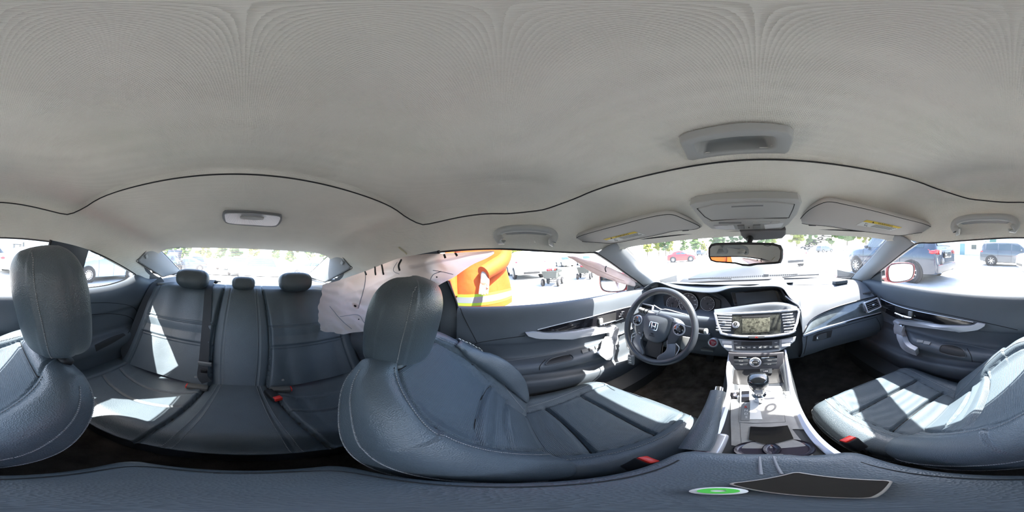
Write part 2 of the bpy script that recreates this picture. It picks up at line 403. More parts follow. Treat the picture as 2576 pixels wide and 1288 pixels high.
    c2 = [a.lerp(b, k/6) for a, b in zip(c2, c2[1:]) for k in range(6)]+[c2[-1]]; c1 = resample(cr(c1, 8), len(c2))
    cp = MB().grid(sheet([[f(p) for p in c1], [f(a.lerp(b, .5)+Vector((-.006, .012, .006))) for a, b in zip(c1, c2)], [f(p) for p in c2]], 24, 6)).build('trim_5' if sgn > 0 else 'trim_6', LINERP, None)
    tag(cp, 'pale grey plastic cover beside the rear glass on the %s side' % ('passenger' if sgn > 0 else 'driver'), kind='structure'); solid(cp, .006, 0)
    MB().tube([f(p) for p in cr(c1, 8)], .004, 6).build('seal', RUB, cp)
    MB().tube([f(p*.992) for p in cr(c2, 8)], .0018, 6).build('joint', SEAMM, cp)
    ctr = c1[2].lerp(c2[6], .6); 
    fp_ = [P(343, 657, x=.668), P(372, 678, x=.664), P(408, 699, x=.658), P(456, 688, y=-1.44)]; fq = [Vector((.70, -.86, -.15)), Vector((.70, -.97, -.20)), Vector((.70, -1.12, -.22)), Vector((.66, -1.52, -.22))]
    MB().grid(sheet([[f(p) for p in fp_], [f(p) for p in fq]], 16, 4)).build('shelf_corner', SOFT, cp)
    MB().box(f(ctr+Vector((-.008, .012, 0))), (.006, .026, .028), Matrix.Rotation(-35*D, 3, 'X'), .004).build('clip_cap', LINERP, cp)
    # rear quarter trim with its ledge
    tp = [q3+Vector((.012, .09, .001)), q3+Vector((.0, .006, .002))]+[Vector(p) for p in qb[1:3]]+[q2, Vector((.672, -1.0, -.150)), Vector((.66, -1.12, -.16))]
    lv = [(0, 0), (-.020, -.006), (-.040, -.030), (-.048, -.075), (-.045, -.14), (-.030, -.17), (-.028, -.25), (-.030, -.29), (-.075, -.315), (-.082, -.37), (-.06, -.45), (-.05, -.75)]
    cur = []
    for dx, dz in lv:
        k = 1 if dz > -.29 else 1
        cur.append([f(Vector((p.x+dx, p.y, (p.z if dz > -.1 else p.z*(1-ss(-.1, -.16, dz))+(-.17)*ss(-.1, -.16, dz))+dz))) for p in tp])
    qp = MB().grid(sheet(cur, 40, 4)).build('wall_rear_' + side, SOFT, None); tag(qp, kind='structure')
# rear glass
rt = [(-.605, -1.0, .088), (-.3, -1.01, .098), (0, -1.015, .101), (.3, -1.01, .098), (.605, -1.0, .088)]
rb = [(-.585, -1.49, -.13), (-.3, -1.53, -.128), (0, -1.54, -.127), (.3, -1.53, -.128), (.585, -1.49, -.13)]
rg = MB().grid(sheet([rt, [Vector(a).lerp(Vector(b), .5)+Vector((0, 0, .012)) for a, b in zip(rt, rb)], rb], 30, 6)).build('window_6', RGLASS, None); tag(rg, kind='structure')
MB().tube(cr(rb, 6), .004, 6).build('seal', RUB, rg)
hb = MB()
for k in range(14):
    t = (k+1)/15
    hb.tube([Vector(a).lerp(Vector(b), t)+Vector((0, 0, .012*4*t*(1-t)-.002)) for a, b in zip(rt, rb)], .0004, 4)
tag(hb.build('heating_wires', mat('heater_wire', (.25, .12, .06), .5), rg), kind='stuff')
# parcel shelf
sh = MB().grid(sheet([[(x, -1.02, -.172-.004*(x/.6)**2) for x in (-.64, -.3, 0, .3, .64)], [(x, -1.25, -.158) for x in (-.66, -.3, 0, .3, .66)], [(x, -1.56, -.140) for x in (-.62, -.3, 0, .3, .62)]], 30, 6)).build('trim_7', mat('parcel_shelf_felt', (.22, .23, .235), .8, bump=('noise', 400, .6), var=(12, .1)), None)
tag(sh, 'flat felt-covered parcel shelf behind the rear bench', kind='structure'); solid(sh, .02)
# floor, tunnel, bulkhead, outer body (all closed, so that light enters by the windows only)
fl = MB(); fl.grid(sheet([[(x, y, z) for x in (-.78, -.4, 0, .4, .78)] for y, z in ((1.25, -.36), (1.12, -.60), (.98, -.80), (.80, -.885), (.2, -.90), (-.35, -.90), (-.6, -.88), (-.9, -.86), (-1.5, -.86))], 30, 4))
fl = fl.build('floor', CARPET, None); tag(fl, kind='structure'); solid(fl, .02)
mb = MB()
for s in (-1, 1):
    mb.grid(sheet([[(s*.72, y, -.245) for y in (1.3, .8, .4, 0, -.4, -1.0, -1.6)], [(s*.795, y, -.33) for y in (1.3, .8, .4, 0, -.4, -1.0, -1.7)], [(s*.885, y, -.52) for y in (1.3, .8, .4, 0, -.4, -1.0, -1.75)], [(s*.90, y, -.70) for y in (1.3, .8, .4, 0, -.4, -1.0, -1.75)], [(s*.84, y, -.95) for y in (1.3, .8, .4, 0, -.4, -1.0, -1.75)]], 30, 4))
mb.grid([[(-.9, 1.3, -.95), (.9, 1.3, -.95)], [(-.9, 1.3, -.27), (.9, 1.3, -.27)]])
mb.grid(sheet([[(x, -1.50, -.16) for x in (-.75, 0, .75)], [(x, -1.7, -.19) for x in (-.8, 0, .8)], [(x, -2.1, -.22) for x in (-.78, 0, .78)], [(x, -2.2, -.40) for x in (-.76, 0, .76)], [(x, -2.15, -.95) for x in (-.74, 0, .74)]], 20, 4))
mb.box((0, -.2, -.97), (1.75, 4.0, .04))
for s in (-1, 1):
    mb.box((s*.75, -1.9, -.6), (.04, .7, .8))
body = mb.build('car_body', RED, None, angle=40); tag(body, 'red body shell of the wrecked coupe around the cabin', 'car body')
# ---- door panels (built once as a function of side)
DP = [(.706, BELTZ-.012, 0), (.704, BELTZ-.001, 0), (.695, BELTZ+.003, 0), (.680, BELTZ-.004, 0), (.668, BELTZ-.026, 0), (.660, -.275, 0), (.655, -.31, 0), (.652, -.345, 0), (.654, -.362, 0), (.660, -.375, 0), (.665, -.41, 0),
      (.664, -.438, 0), (.655, -.450, .3), (.630, -.453, .7), (.605, -.454, 1), (.592, -.462, 1), (.588, -.478, 1), (.592, -.498, 1), (.604, -.508, .8), (.622, -.520, .4), (.630, -.535, 0), (.618, -.548, 0), (.600, -.556, 0), (.594, -.570, 0), (.598, -.60, 0), (.62, -.66, 0), (.64, -.72, 0), (.65, -.90, 0)]
def door_pt(y, k):
    x, z, arm = DP[k]
    a = ss(.50, .40, y)*ss(-.20, -.12, y)          # armrest present
    if arm: x = x+(.660-x)*(1-a)*arm
    if z < -.36: x += .012*ss(.45, .75, y)
    if z > -.36: z -= .012*ss(0, .7, y)
    x -= .02*ss(.4, 1.0, y) if z > -.3 else 0
    if z < -.50: z -= .05*ss(.05, .6, y)*ss(-.50, -.54, z)
    return Vector((x, y, z))
DOORS = {}
for sgn in (1, -1):
    f = (lambda p: Vector(p)) if sgn > 0 else mir
    ysd = np.linspace(.86, -.19, 90)
    curs = [[f(door_pt(y, k)) for y in ysd] for k in range(len(DP))]
    d = MB().grid(sheet(curs, 90, 5, lin=False)).build('door_1' if sgn > 0 else 'door_2', SOFT, None, angle=None)
    tag(d, kind='structure'); DOORS[sgn] = d
# ================================================================ the yard outside
GZ = -1.15
ORD = ['first', 'second', 'third', 'fourth', 'fifth', 'sixth', 'seventh', 'eighth', 'ninth', 'tenth', 'eleventh', 'twelfth', 'thirteenth', 'fourteenth']
TK = ['dark green', 'mid green', 'yellowish green']
ASPH = mat('pale_gravel', (.42, .41, .39), .95, spec=.1, bump=('noise', 30, .6, .01), var=(1.5, .14))
g = MB().grid([[(x, y, GZ) for x in np.linspace(-260, 260, 14)] for y in np.linspace(-260, 260, 14)]).build('ground', ASPH, None); tag(g, kind='structure')
TYRE = mat('tyre_rubber', (.022, .022, .024), .8, bump=('noise', 80, .3))
RIM = mat('alloy_rim', (.60, .61, .62), .3, metal=.6, bump=('noise', 50, .02))
CGL = mat('tinted_car_glass', (.03, .05, .06), .05, spec=.8, coat=.5, bump=('noise', 2, .01))
LAMPR = mat('red_lamp_lens', (.55, .02, .03), .15, coat=.6, bump=('wave', 60, .1))
LAMPW = mat('clear_lamp_lens', (.6, .62, .64), .1, coat=.6, bump=('wave', 60, .1))
def paint(name, c): return mat('paint_'+name, c, .22, spec=.5, coat=.7, bump=('noise', 4, .01))
SHAPES = {
 # stations along the car, front (+1) to back (-1): (y, half width, bottom z, belt z, roof z, roof half width)
 'sedan': [(1.0, .62, .28, .55, .55, .5), (.96, .80, .20, .68, .68, .6), (.80, .88, .18, .80, .80, .66), (.52, .90, .18, .93, .935, .70), (.44, .90, .18, .96, 1.00, .70), (.18, .90, .18, .98, 1.38, .58), (.0, .90, .18, .99, 1.45, .57), (-.22, .90, .18, .99, 1.44, .57), (-.45, .90, .18, .99, 1.34, .57), (-.68, .88, .20, 1.0, 1.07, .64), (-.80, .87, .22, .99, 1.02, .66), (-.95, .80, .26, .90, .93, .62), (-1.0, .68, .34, .60, .60, .55)],
 'suv': [(1.0, .68, .34, .66, .66, .55), (.96, .84, .26, .84, .84, .64), (.78, .91, .24, .98, .98, .72), (.56, .93, .24, 1.06, 1.07, .76), (.48, .93, .24, 1.08, 1.14, .76), (.25, .93, .24, 1.10, 1.62, .66), (.05, .93, .24, 1.11, 1.69, .66), (-.3, .93, .24, 1.12, 1.69, .66), (-.70, .93, .26, 1.12, 1.66, .66), (-.86, .92, .28, 1.12, 1.60, .66), (-.95, .90, .30, 1.10, 1.22, .72), (-.985, .88, .34, .95, .98, .75), (-1.0, .80, .40, .62, .64, .7)],
}
def wheel(parent, name, c, sx, R=.33, spokes=10, w=.21):
    """tyre and spoked rim, axle along x; sx = which side shows the rim"""
    c = Vector(c); ax = Vector((sx, 0, 0))
    prof = [(R*.66, -w/2), (R*.93, -w/2), (R, -w/2+.03), (R, w/2-.03), (R*.93, w/2), (R*.68, w/2), (R*.66, w/2-.03)]
    t = MB().lathe(c, ax, prof, 28, cap=False); t.lathe(c, ax, [(R*.66, -w/2), (0, -w/2)], 28); o = t.build(name, TYRE, parent)
    r = MB(); r.lathe(c, ax, [(R*.66, w/2-.02), (R*.63, w/2-.01), (R*.60, w/2-.03)], 28, cap=False)
    r.lathe(c, ax, [(R*.16, w/2-.06), (R*.15, w/2-.015), (R*.02, w/2-.01)], 14)
    for k in range(spokes):
        a = 2*PI*k/spokes; d = Vector((0, math.cos(a), math.sin(a)))
        q = Vector((0, -math.sin(a), math.cos(a)))*R*.055
        r.prism([c+ax*(w/2-.035)+d*R*.12+q, c+ax*(w/2-.035)+d*R*.62+q*.8, c+ax*(w/2-.035)+d*R*.62-q*.8, c+ax*(w/2-.035)+d*R*.12-q], ax*.02)
    r.build('rim', RIM, o); return o
def car(label, x, y, heading, shape='sedan', col=None, L_=4.6, W_=1.82, H=1.0, name='sedan', group=None, openhood=False, fine=True, spokes=10, extra=None):
    """heading: degrees clockwise from +Y of the nose"""
    t = thing(name, label, 'car', (0, 0, 0), group)
    st = SHAPES[shape]; rows = []; hl = L_/2; kx = W_/1.86
    def sect(s):
        yy, hw, zb, zbelt, zr, rw = s; zb *= 1; hw *= kx; rw *= kx
        zbelt *= H; zr *= H
        return [(hw*.80, zb), (hw*.97, zb+.05), (hw, zb+(zbelt-zb)*.55), (hw*.985, zbelt-.06), (hw*.93, zbelt), (rw+(hw*.93-rw)*.12, zr-(zr-zbelt)*.10-.0), (rw*.9, zr), (rw*.45, zr+.012), (0, zr+.018)]
    for s in st:
        pr = sect(s); yy = s[0]*hl
        rows.append([(a, yy, b) for a, b in pr]+[(-a, yy, b) for a, b in reversed(pr[:-1])])
    rr = []
    n = len(rows[0])
    cols = [cr([r[j] for r in rows], 3) for j in range(n)]
    rr = [[cols[j][i] for j in range(n)] for i in range(len(cols[0]))]
    m = MB(); m.grid(rr); m.add(rr[0], [tuple(range(n))]); m.add(rr[-1], [tuple(range(n))])
    m.add([r[0] for r in rr]+[r[-1] for r in rr], [(i, i+1, len(rr)+i+1, len(rr)+i) for i in range(len(rr)-1)])
    b = m.build('body', col, t, local=True, angle=40)
    # glass: strips laid over the zone between belt and roof
    def stn(yn):
        q = [itp([(s[0], s[k]) for s in st], yn) for k in range(1, 6)]; return [yn]+q
    fi = [s for s in st if s[4]-s[3] > .12]; yf = fi[0][0]; yb = fi[-1][0]
    w0, w1 = (.44, .19) if shape == 'sedan' else (.48, .27); b0, b1 = (-.46, -.72) if shape == 'sedan' else (-.86, -.955)
    def sidepane(ya, yb_, nm):
        for s in (1, -1):
            up = []; dn = []
            for q in np.linspace(ya, yb_, 7):
                u = sect(stn(q)); A = Vector((s*(u[4][0]+.004), q*hl, u[4][1]+.012)); B = Vector((s*(u[5][0]+.006), q*hl, u[5][1]-.02))
                if B.z < A.z+.01: B.z = A.z+.01
                dn.append(A); up.append(B)
            MB().grid([dn, up]).build(nm, CGL, t, local=True, smooth=False)
    if shape == 'sedan': sidepane(.30, -.035, 'side_window'); sidepane(-.06, -.36, 'side_window'); 
    else: sidepane(.36, .02, 'side_window'); sidepane(-.01, -.40, 'side_window'); sidepane(-.43, -.80, 'side_window')
    for (ya, yb_, nm) in ((w0, w1, 'windshield'), (b0, b1, 'rear_window')):
        g_ = []
        for q in np.linspace(ya, yb_, 6):
            u = sect(stn(q)); zr = u[8][1]+.006
            g_.append([(s*u[6][0]*.98 if abs(s) == 1 else s*u[6][0], q*hl, zr-(.02 if abs(s) == 1 else .004)) for s in (-1, -.5, 0, .5, 1)])
        gl = MB().grid(g_).build(nm, CGL, t, local=True)
        for v in gl.data.vertices: v.co.y += .02 if nm == 'windshield' else -.02
    R_ = .33 if shape == 'sedan' else .36; wb = .575 if shape == 'sedan' else .60
    for s in (1, -1):
        for q in (wb+.03, -wb-.02):
            MB().lathe((s*(.885 if shape == 'sedan' else .915)*kx, q*hl, R_), (s, 0, 0), [(R_*1.18, -.05), (R_*1.18, .012), (R_*1.1, .018)], 24).build('wheel_arch', BLACK, t, local=True)
            wheel(t, 'wheel', (s*((.835 if shape == 'sedan' else .865)*kx), q*hl, R_), s, R_, spokes)
            if not fine: pass
        # mirror, handles, lamps
        u = sect(stn(.33)); MB().ell((s*(u[4][0]+.11), .31*hl, u[4][1]+.06), (.11, .06, .075), 12, 8).build('wing_mirror', col, t, local=True)
        zb_ = u[4][1]
        for q in ((-.0, -.33) if shape == 'sedan' else (.06, -.36)):
            v = sect(stn(q)); MB().box((s*(v[3][0]+.012), q*hl, v[3][1]-.045), (.02, .17, .022), None, .006).build('door_handle', col, t, local=True)
        v = sect(stn(.93)); MB().ell((s*v[3][0]*.86, .925*hl, v[3][1]-.09), (.14, .14, .06), 12, 8).build('headlamp', LAMPW, t, local=True)
        v = sect(stn(-.93)); MB().ell((s*v[3][0]*.93, -.93*hl, v[3][1]-.06), (.10, .14, .075), 12, 8).build('tail_lamp', LAMPR, t, local=True)
        # door joints
        for q in ((.36, -.04, -.40) if shape == 'sedan' else (.42, .0, -.42)):
            v = sect(stn(q)); MB().tube([(s*(v[k][0]+.002), q*hl, v[k][1]) for k in (1, 2, 3, 4)], .005, 4).build('door_joint', SEAMM, t, local=True)
    MB().box((0, hl*.985, .45), (.9, .06, .16), None, .02).build('grille', BLACK, t, local=True)
    MB().box((0, -hl*.995, .42), (1.0, .06, .14), None, .02).build('rear_bumper_strip', BLACK, t, local=True)
    if openhood:
        y0 = .50*hl; z0 = .97*H; Lh = .42*L_
        a = 52*D; p = MB().grid([[(sx*.72*kx, y0+math.cos(a)*q, z0+math.sin(a)*q+.02*(1-abs(sx))) for sx in (-1, -.5, 0, .5, 1)] for q in np.linspace(0, Lh*.75, 5)])
        o = p.build('raised_hood', col, t, local=True); solid(o, .03)
    if extra: extra(t, sect, stn, hl)
    t.location = (x, y, GZ); t.rotation_euler = (0, 0, -heading*D); return t
PW = paint('white', (.78, .78, .78)); PBK = paint('black', (.012, .015, .02)); PDB = paint('dark_blue', (.02, .035, .06)); PSB = paint('silver_blue', (.25, .32, .38)); PGR = paint('graphite', (.06, .075, .09)); PSL = paint('silver', (.45, .46, .47))
def suv_extra(t, sect, stn, hl):
    # torn left rear corner, lamps, bumper, lettering of the dark suv beside the car
    for s in (-1, 1):
        o = MB().prism([(s*.90, -hl*.86, 1.10), (s*.93, -hl*.93, 1.02), (s*.86, -hl*.99, .96), (s*.62, -hl*1.005, .95), (s*.58, -hl*1.005, 1.07), (s*.80, -hl*.985, 1.10)], (s*.02, -.03, 0)).build('tail_lamp', LAMPR, t, local=True, smooth=False)
        MB().lathe((s*.70, -hl*1.0-.03, 1.01), (0, -1, 0), [(.065, 0), (.065, .02), (.05, .025), (.045, .01)], 20).build('lamp_ring', CHROME, o, local=True)
        MB().box((s*.62, -hl*1.0-.02, .60), (.32, .05, .05), None, .01).build('bumper_reflector', LAMPR, t, local=True)
        MB().lathe((s*.55, -hl*.99, .38), (0, -1, 0), [(.05, 0), (.05, .07), (.04, .07), (.04, .02)], 16).build('exhaust_pipe', CHROME, t, local=True)
    MB().box((0, -hl*1.0, .50), (1.62, .12, .26), None, .05).build('rear_bumper', mat('bare_bumper', (.16, .155, .15), .5, bump=('noise', 30, .2)), t, local=True)
    MB().box((0, -hl*1.0-.02, .93), (.62, .04, .22), None, .02).build('plate_recess', PBK, t, local=True)
    for k in range(5):
        random.seed(k+3); c = Vector((-.84+.10*k, -hl*(.93+.018*k), .70+.05*math.sin(k*2)))
        MB().add(*blob(c, (.09, .06, .10), k)).build('broken_fragment', [BLACK, RED, TYRE, BLACK, GREYD][k], t, local=True, smooth=False)
    text('DISCOVERY', .085, (0, -hl*.975-.03, 1.17), (1, 0, 0), (0, 0, 1), CHROME, t, 'tailgate_letters')
    text('SPORT', .045, (-.45, -hl*1.0-.035, 1.0), (1, 0, 0), (0, 0, 1), CHROME, t, 'tailgate_letters')
def blob(c, r, seed, sub=1, amp=.35):
    bm = bmesh.new(); bmesh.ops.create_icosphere(bm, subdivisions=sub, radius=1)
    vs = []
    for v in bm.verts:
        n_ = 1+amp*noise.noise(v.co*2.1+Vector((seed*3.1, seed*1.7, 0))); vs.append(Vector(c)+Vector((v.co.x*r[0], v.co.y*r[1], v.co.z*r[2]))*n_)
    bm.verts.index_update(); fs = [[v.index for v in f.verts] for f in bm.faces]; bm.free(); return vs, fs
# vehicles: heading 0 = nose towards +Y
car('dark blue off-road vehicle with torn rear corner parked close by the passenger door', 5.15, 4.5, -2, 'suv', PDB, 4.6, 1.9, 1.02, 'suv', spokes=9, extra=suv_extra)
car('graphite boxy suv seen from the side in front of the warehouse', 12.3, .1, 178, 'suv', PGR, 4.5, 1.84, 1.0, 'suv', spokes=7)
car('white sedan with its hood raised beyond the boxy graphite suv', 9.2, -2.6, 165-360, 'sedan', PW, 4.6, 1.8, 1.0, 'sedan', openhood=True)
car('silver blue sedan seen through the small rear quarter window', 6.3, -5.25, 0, 'sedan', PSB, 4.5, 1.75, 1.03, 'sedan', spokes=14)
car('white sedan facing the rear window of the coupe', -.75, -7.6, 2, 'sedan', PW, 4.7, 1.84, 1.0, 'sedan')
car('white suv parked behind the white sedan in the rear window', .4, -15.5, 0, 'suv', PW, 4.6, 1.86, 1.0, 'suv')
car('black hatchback with raised tailgate outside the rear window', 6.1, -12.3, 170, 'sedan', PBK, 4.3, 1.78, 1.03, 'hatchback', openhood=True)
car('black sedan standing sideways behind the rear window', 6.4, -17.4, 60, 'sedan', PGR, 4.5, 1.8, 1.0, 'sedan')
car('tall black suv far behind the black hatchback', 8.6, -26, 20, 'suv', PBK, 4.9, 1.95, 1.08, 'suv')
car('white van-like suv far off beside the black cars', 2.6, -24.5, 15, 'suv', PW, 4.6, 1.86, 1.15, 'suv')
car('blue grey hatchback with raised hood outside the rear window', -5.4, -11.2, 155, 'sedan', PSB, 4.4, 1.78, 1.03, 'hatchback', openhood=True)
car('small white sedan far away behind the rear glass', -4.0, -27, 80, 'sedan', PW, 4.5, 1.8, 1.0, 'sedan')
car('white suv with spoked wheel outside the driver window', -11.9, 1.6, 10-105, 'suv', PW, 4.9, 1.9, 1.05, 'suv', spokes=10)
car('white sedan parked far off beyond the garden carts', -22, 12.5, 100, 'sedan', PW, 4.6, 1.8, 1.0, 'sedan')
car('silver sedan parked far off beyond the garden carts', -23, 9.4, 95, 'sedan', PSL, 4.6, 1.8, 1.0, 'sedan')
car('white sedan standing ahead on the right past the hood', 1.6, 11.2, -14, 'sedan', PW, 4.8, 1.86, 1.05, 'sedan')
car('small red car standing alone in the bright yard ahead', -9.2, 18.5, 60, 'sedan', paint('red', (.4, .02, .02)), 3.6, 1.6, .95, 'hatchback')
c0 = car('dark suv parked by the far fence ahead', 17, 38, 70, 'suv', PGR, 4.6, 1.86, 1.0, 'suv')
# far row of parked cars ahead
proto = car('silver sedan, second from the left in the far parked row', -20, 47, 8, 'sedan', PSL, 4.6, 1.8, 1.0, 'sedan', group='far row of parked cars')
protod = car('grey suv at the left end of the far parked row', -23.4, 46.1, 8, 'suv', PGR, 4.6, 1.8, 1.0, 'suv', group='far row of parked cars')
for k in range(1, 12):
    for p0, x0, y0 in ((proto, -20, 47), (protod, -23, 46)):
        if (k % 2 == 0) == (p0 is proto):
            c = copy_tree(p0); c['label'] = '%s, %s from the left in the far parked row' % ('silver sedan' if p0 is proto else 'grey suv', ORD[k+1]); c.location = (-20+3.4*k, 47+.9*k, GZ); c.rotation_euler.z = -(8+random.uniform(-3, 3))*D
# garden carts outside the driver's window
def cart(label, x, y, rot):
    t = thing('garden_cart', label, 'cart', (0, 0, 0), 'black utility carts in the yard')
    b = MB(); 
    ring = lambda w_, l_, z: [(-w_, -l_, z), (w_, -l_, z), (w_, l_, z), (-w_, l_, z)]
    b.grid([ring(.27, .42, .34), ring(.33, .52, .66), ring(.35, .54, .66), ring(.35, .54, .64), ring(.33, .53, .64)], closeu=True); b.add(ring(.27, .42, .34), [(0, 1, 2, 3)])
    b.build('tray', mat('cart_tray', (.06, .065, .06), .6, bump=('noise', 60, .1)), t, local=True, smooth=False)
    MB().box((.34, 0, .52), (.02, .3, .08), None, .008).build('maker_plate', WHITE, t, local=True)
    ch = MB(); ch.tube([(0, -.5, .28), (0, .55, .28)], .018, 6); ch.tube([(-.32, -.36, .20), (.32, -.36, .20)], .014, 6); ch.tube([(-.32, .36, .20), (.32, .36, .20)], .014, 6)
    for s in (-1, 1): ch.tube([(s*.25, s*0-.3, .35), (0, -.36, .2)], .012, 6); ch.tube([(s*.25, .3, .35), (0, .36, .2)], .012, 6)
    ch.build('chassis', BLACK, t, local=True)
    MB().tube(cr([(0, .55, .26), (0, .72, .45), (.05, .66, 1.0)], 5), .012, 6).build('pull_handle', BLACK, t, local=True)
    for s in (-1, 1):
        for q in (-.36, .36): wheel(t, 'wheel', (s*.34, q, .165), s, .165, 5, .09)
    for k in range(6):
        MB().add(*blob(((-.15+.06*k), -.2+.07*k, .70), (.07, .09, .07), k+20)).build('load_piece', [RED, REDP, RED, GREYD, REDP, BLACK][k], t, local=True, smooth=False)
    t.location = (x, y, GZ); t.rotation_euler.z = rot*D; return t
cart('black utility cart filled with red parts outside the driver window', -6.9, 2.25, 55)
cart('black utility cart half hidden by the deflated pillar airbag', -7.8, 4.4, 50)
# warehouse to the right
bl = thing('warehouse', 'pale corrugated warehouse with a roller door beyond the boxy suv', 'building', (34, 0, GZ))
WALLP = mat('pale_cladding', (.60, .64, .64), .7, bump=('wave', 4, .5, .03))
MB().box((34+6, -1, GZ+3.2), (12, 26, 6.4)).build('wall', WALLP, bl, smooth=False)
MB().box((33.9, 1.0, GZ+1.75), (.16, 3.6, 3.5), None, .03).build('roller_door', mat('roller_door', (.50, .56, .60), .5, bump=('wave', 9, .5, .02)), bl, smooth=False)
MB().box((33.9, -3.6, GZ+1.75), (.16, 3.4, 3.5), None, .03).build('roller_door', MATS['roller_door'], bl, smooth=False)
MB().box((31.5, 9.2, GZ+1.4), (5, 7, 2.8)).build('lean_to', mat('offwhite_wall', (.66, .66, .62), .8, bump=('noise', 8, .1)), bl, smooth=False)
MB().box((31.3, 9.2, GZ+2.95), (6, 8, .3)).build('canopy', WHITE, bl, smooth=False)
MB().box((28.97, 9.2, GZ+1.05), (.1, .9, 2.1)).build('door', mat('blue_door', (.10, .22, .25), .5, bump=('noise', 9, .05)), bl, smooth=False)
wf = MB().box((28.97, 7.0, GZ+1.5), (.1, .9, .8)).build('window', CGL, bl, smooth=False)
MB().box((33.8, 4.1, GZ+3.0), (.08, 1.3, 1.1), None, .02).build('notice_board', mat('green_board', (.08, .18, .15), .5, bump=('noise', 9, .05)), bl, smooth=False)
fo = thing('forklift', 'small orange yard forklift in front of the roller door', 'forklift', (24, -4.2, GZ))
MB().box((24, -4.2, GZ+.7), (1.1, 1.6, .9), None, .1).build('body', mat('orange_paint', (.7, .22, .03), .4, bump=('noise', 9, .05)), fo)
m_ = MB()
for a in (-.45, .45):
    for b_ in (-.6, .5): m_.tube([(24+a, -4.2+b_, GZ+1.1), (24+a, -4.2+b_*.8, GZ+2.2)], .04, 6)
m_.box((24, -4.2, GZ+2.2), (1.1, 1.2, .06)); m_.build('cage', BLACK, fo)
m_ = MB(); m_.tube([(24-.3, -5.2, GZ+.1), (24-.3, -5.2, GZ+2.6)], .05, 6); m_.tube([(24+.3, -5.2, GZ+.1), (24+.3, -5.2, GZ+2.6)], .05, 6); m_.build('mast', BLACK, fo)
for a in (-.5, .5):
    for b_ in (-.6, .6): wheel(fo, 'wheel', (24+a, -4.2+b_, GZ+.3), 1 if a > 0 else -1, .3, 6, .2)
# trees
def treemat(n, c): return mat(n, c, .9, spec=.1, bump=('noise', 8, .8, .05), var=(2.5, .35))
TG = [treemat('foliage_dark', (.045, .08, .03)), treemat('foliage_mid', (.08, .13, .04)), treemat('foliage_yellow', (.17, .19, .045))]
BARK = mat('bark', (.10, .08, .06), .9, bump=('noise', 20, .8, .02))
TREE_N = [0]
def tree(x, y, h, rr, kind, label, group, conifer=False):
    TREE_N[0] += 1; random.seed(TREE_N[0]*11)
    t = thing('tree', label, 'tree', (x, y, GZ), group)
    m = MB(); rr *= .86
    if conifer:
        for k in range(9):
            q = k/8; m.lathe((x, y, GZ+h*(.12+.86*q)), (0, 0, 1), [(rr*(1-q)*.9+.15, -h*.05), (rr*(1-q)*.45+.08, h*.02), (.02, h*.09)], 9)
    else:
        for k in range(34):
            a = random.uniform(0, 2*PI); q = random.random()**.6; zz = random.uniform(.28, .95)
            k_ = math.sqrt(max(.05, 1-((zz-.6)/.42)**2))
            s_ = rr*random.uniform(.22, .4)
            v, f_ = blob((x+math.cos(a)*q*rr*k_, y+math.sin(a)*q*rr*k_, GZ+h*zz), (s_, s_, s_*.8), TREE_N[0]*50+k, 1, .9); m.add(v, f_)
    m.build('crown', TG[kind], t, smooth=False)
    MB().tube([(x, y, GZ), (x+.1, y, GZ+h*.5), (x, y, GZ+h*.8)], [.035*h*.6, .02*h*.6, .01], 7).build('trunk', BARK, t)
def row(n, az0, az1, r0, h0, label, group, kinds=(0, 1, 2), hv=.3):
    for k in range(n):
        random.seed(k*7+int(az0*3))
        a = (az0+(az1-az0)*k/max(n-1, 1)+random.uniform(-.6, .6))*D; r_ = r0*random.uniform(.92, 1.12); h = h0*random.uniform(1-hv, 1+hv)
        kd = random.choice(kinds); tree(r_*math.sin(a), r_*math.cos(a), h, h*.34, kd, '%s tree, %s from the left %s' % (TK[kd], ORD[k], label), group)
row(12, 146, 215, 46, 7.5, 'in the tree belt behind the rear glass', 'trees behind the rear window', (0, 1, 1, 2))
row(7, -38, -14, 85, 8.0, 'behind the far parked cars', 'trees behind the far parked cars', (2, 1, 2), .25)
row(5, -12, 6, 80, 12, 'of the trees straight ahead', 'trees straight ahead', (1, 0, 2), .2)
row(6, 14, 44, 62, 11.5, 'above the grey fence', 'trees above the grey fence', (2, 1, 1), .2)
row(4, 112, 130, 50, 8.5, 'of the bushes beside the warehouse', 'trees beside the warehouse', (1, 2, 0))
row(4, -102, -84, 60, 8, 'past the driver window', 'trees past the driver window', (2, 1))
tree(-14.5, 62, 14.5, 3.0, 0, 'tall dark conifer standing above the trees ahead', None, True)
tree(-41, 66, 12, 3.2, 0, 'round dark tree standing alone above the far cars', None)
# fence ahead on the right
fe = thing('fence', 'pale grey panel fence along the far yard edge', 'fence', (20, 48, GZ))
for k in range(12): MB().box((12+2.6*k, 50-1.0*k, GZ+.9), (2.5, .06, 1.7), Matrix.Rotation(-21*D, 3, 'Z')).build('panel', mat('fence_grey', (.42, .44, .45), .7, bump=('wave', 12, .3)), fe, smooth=False)
for k in range(13): MB().box((10.7+2.6*k, 50.5-1.0*k, GZ+1.0), (.12, .12, 2.0)).build('post', GREYD, fe, smooth=False)
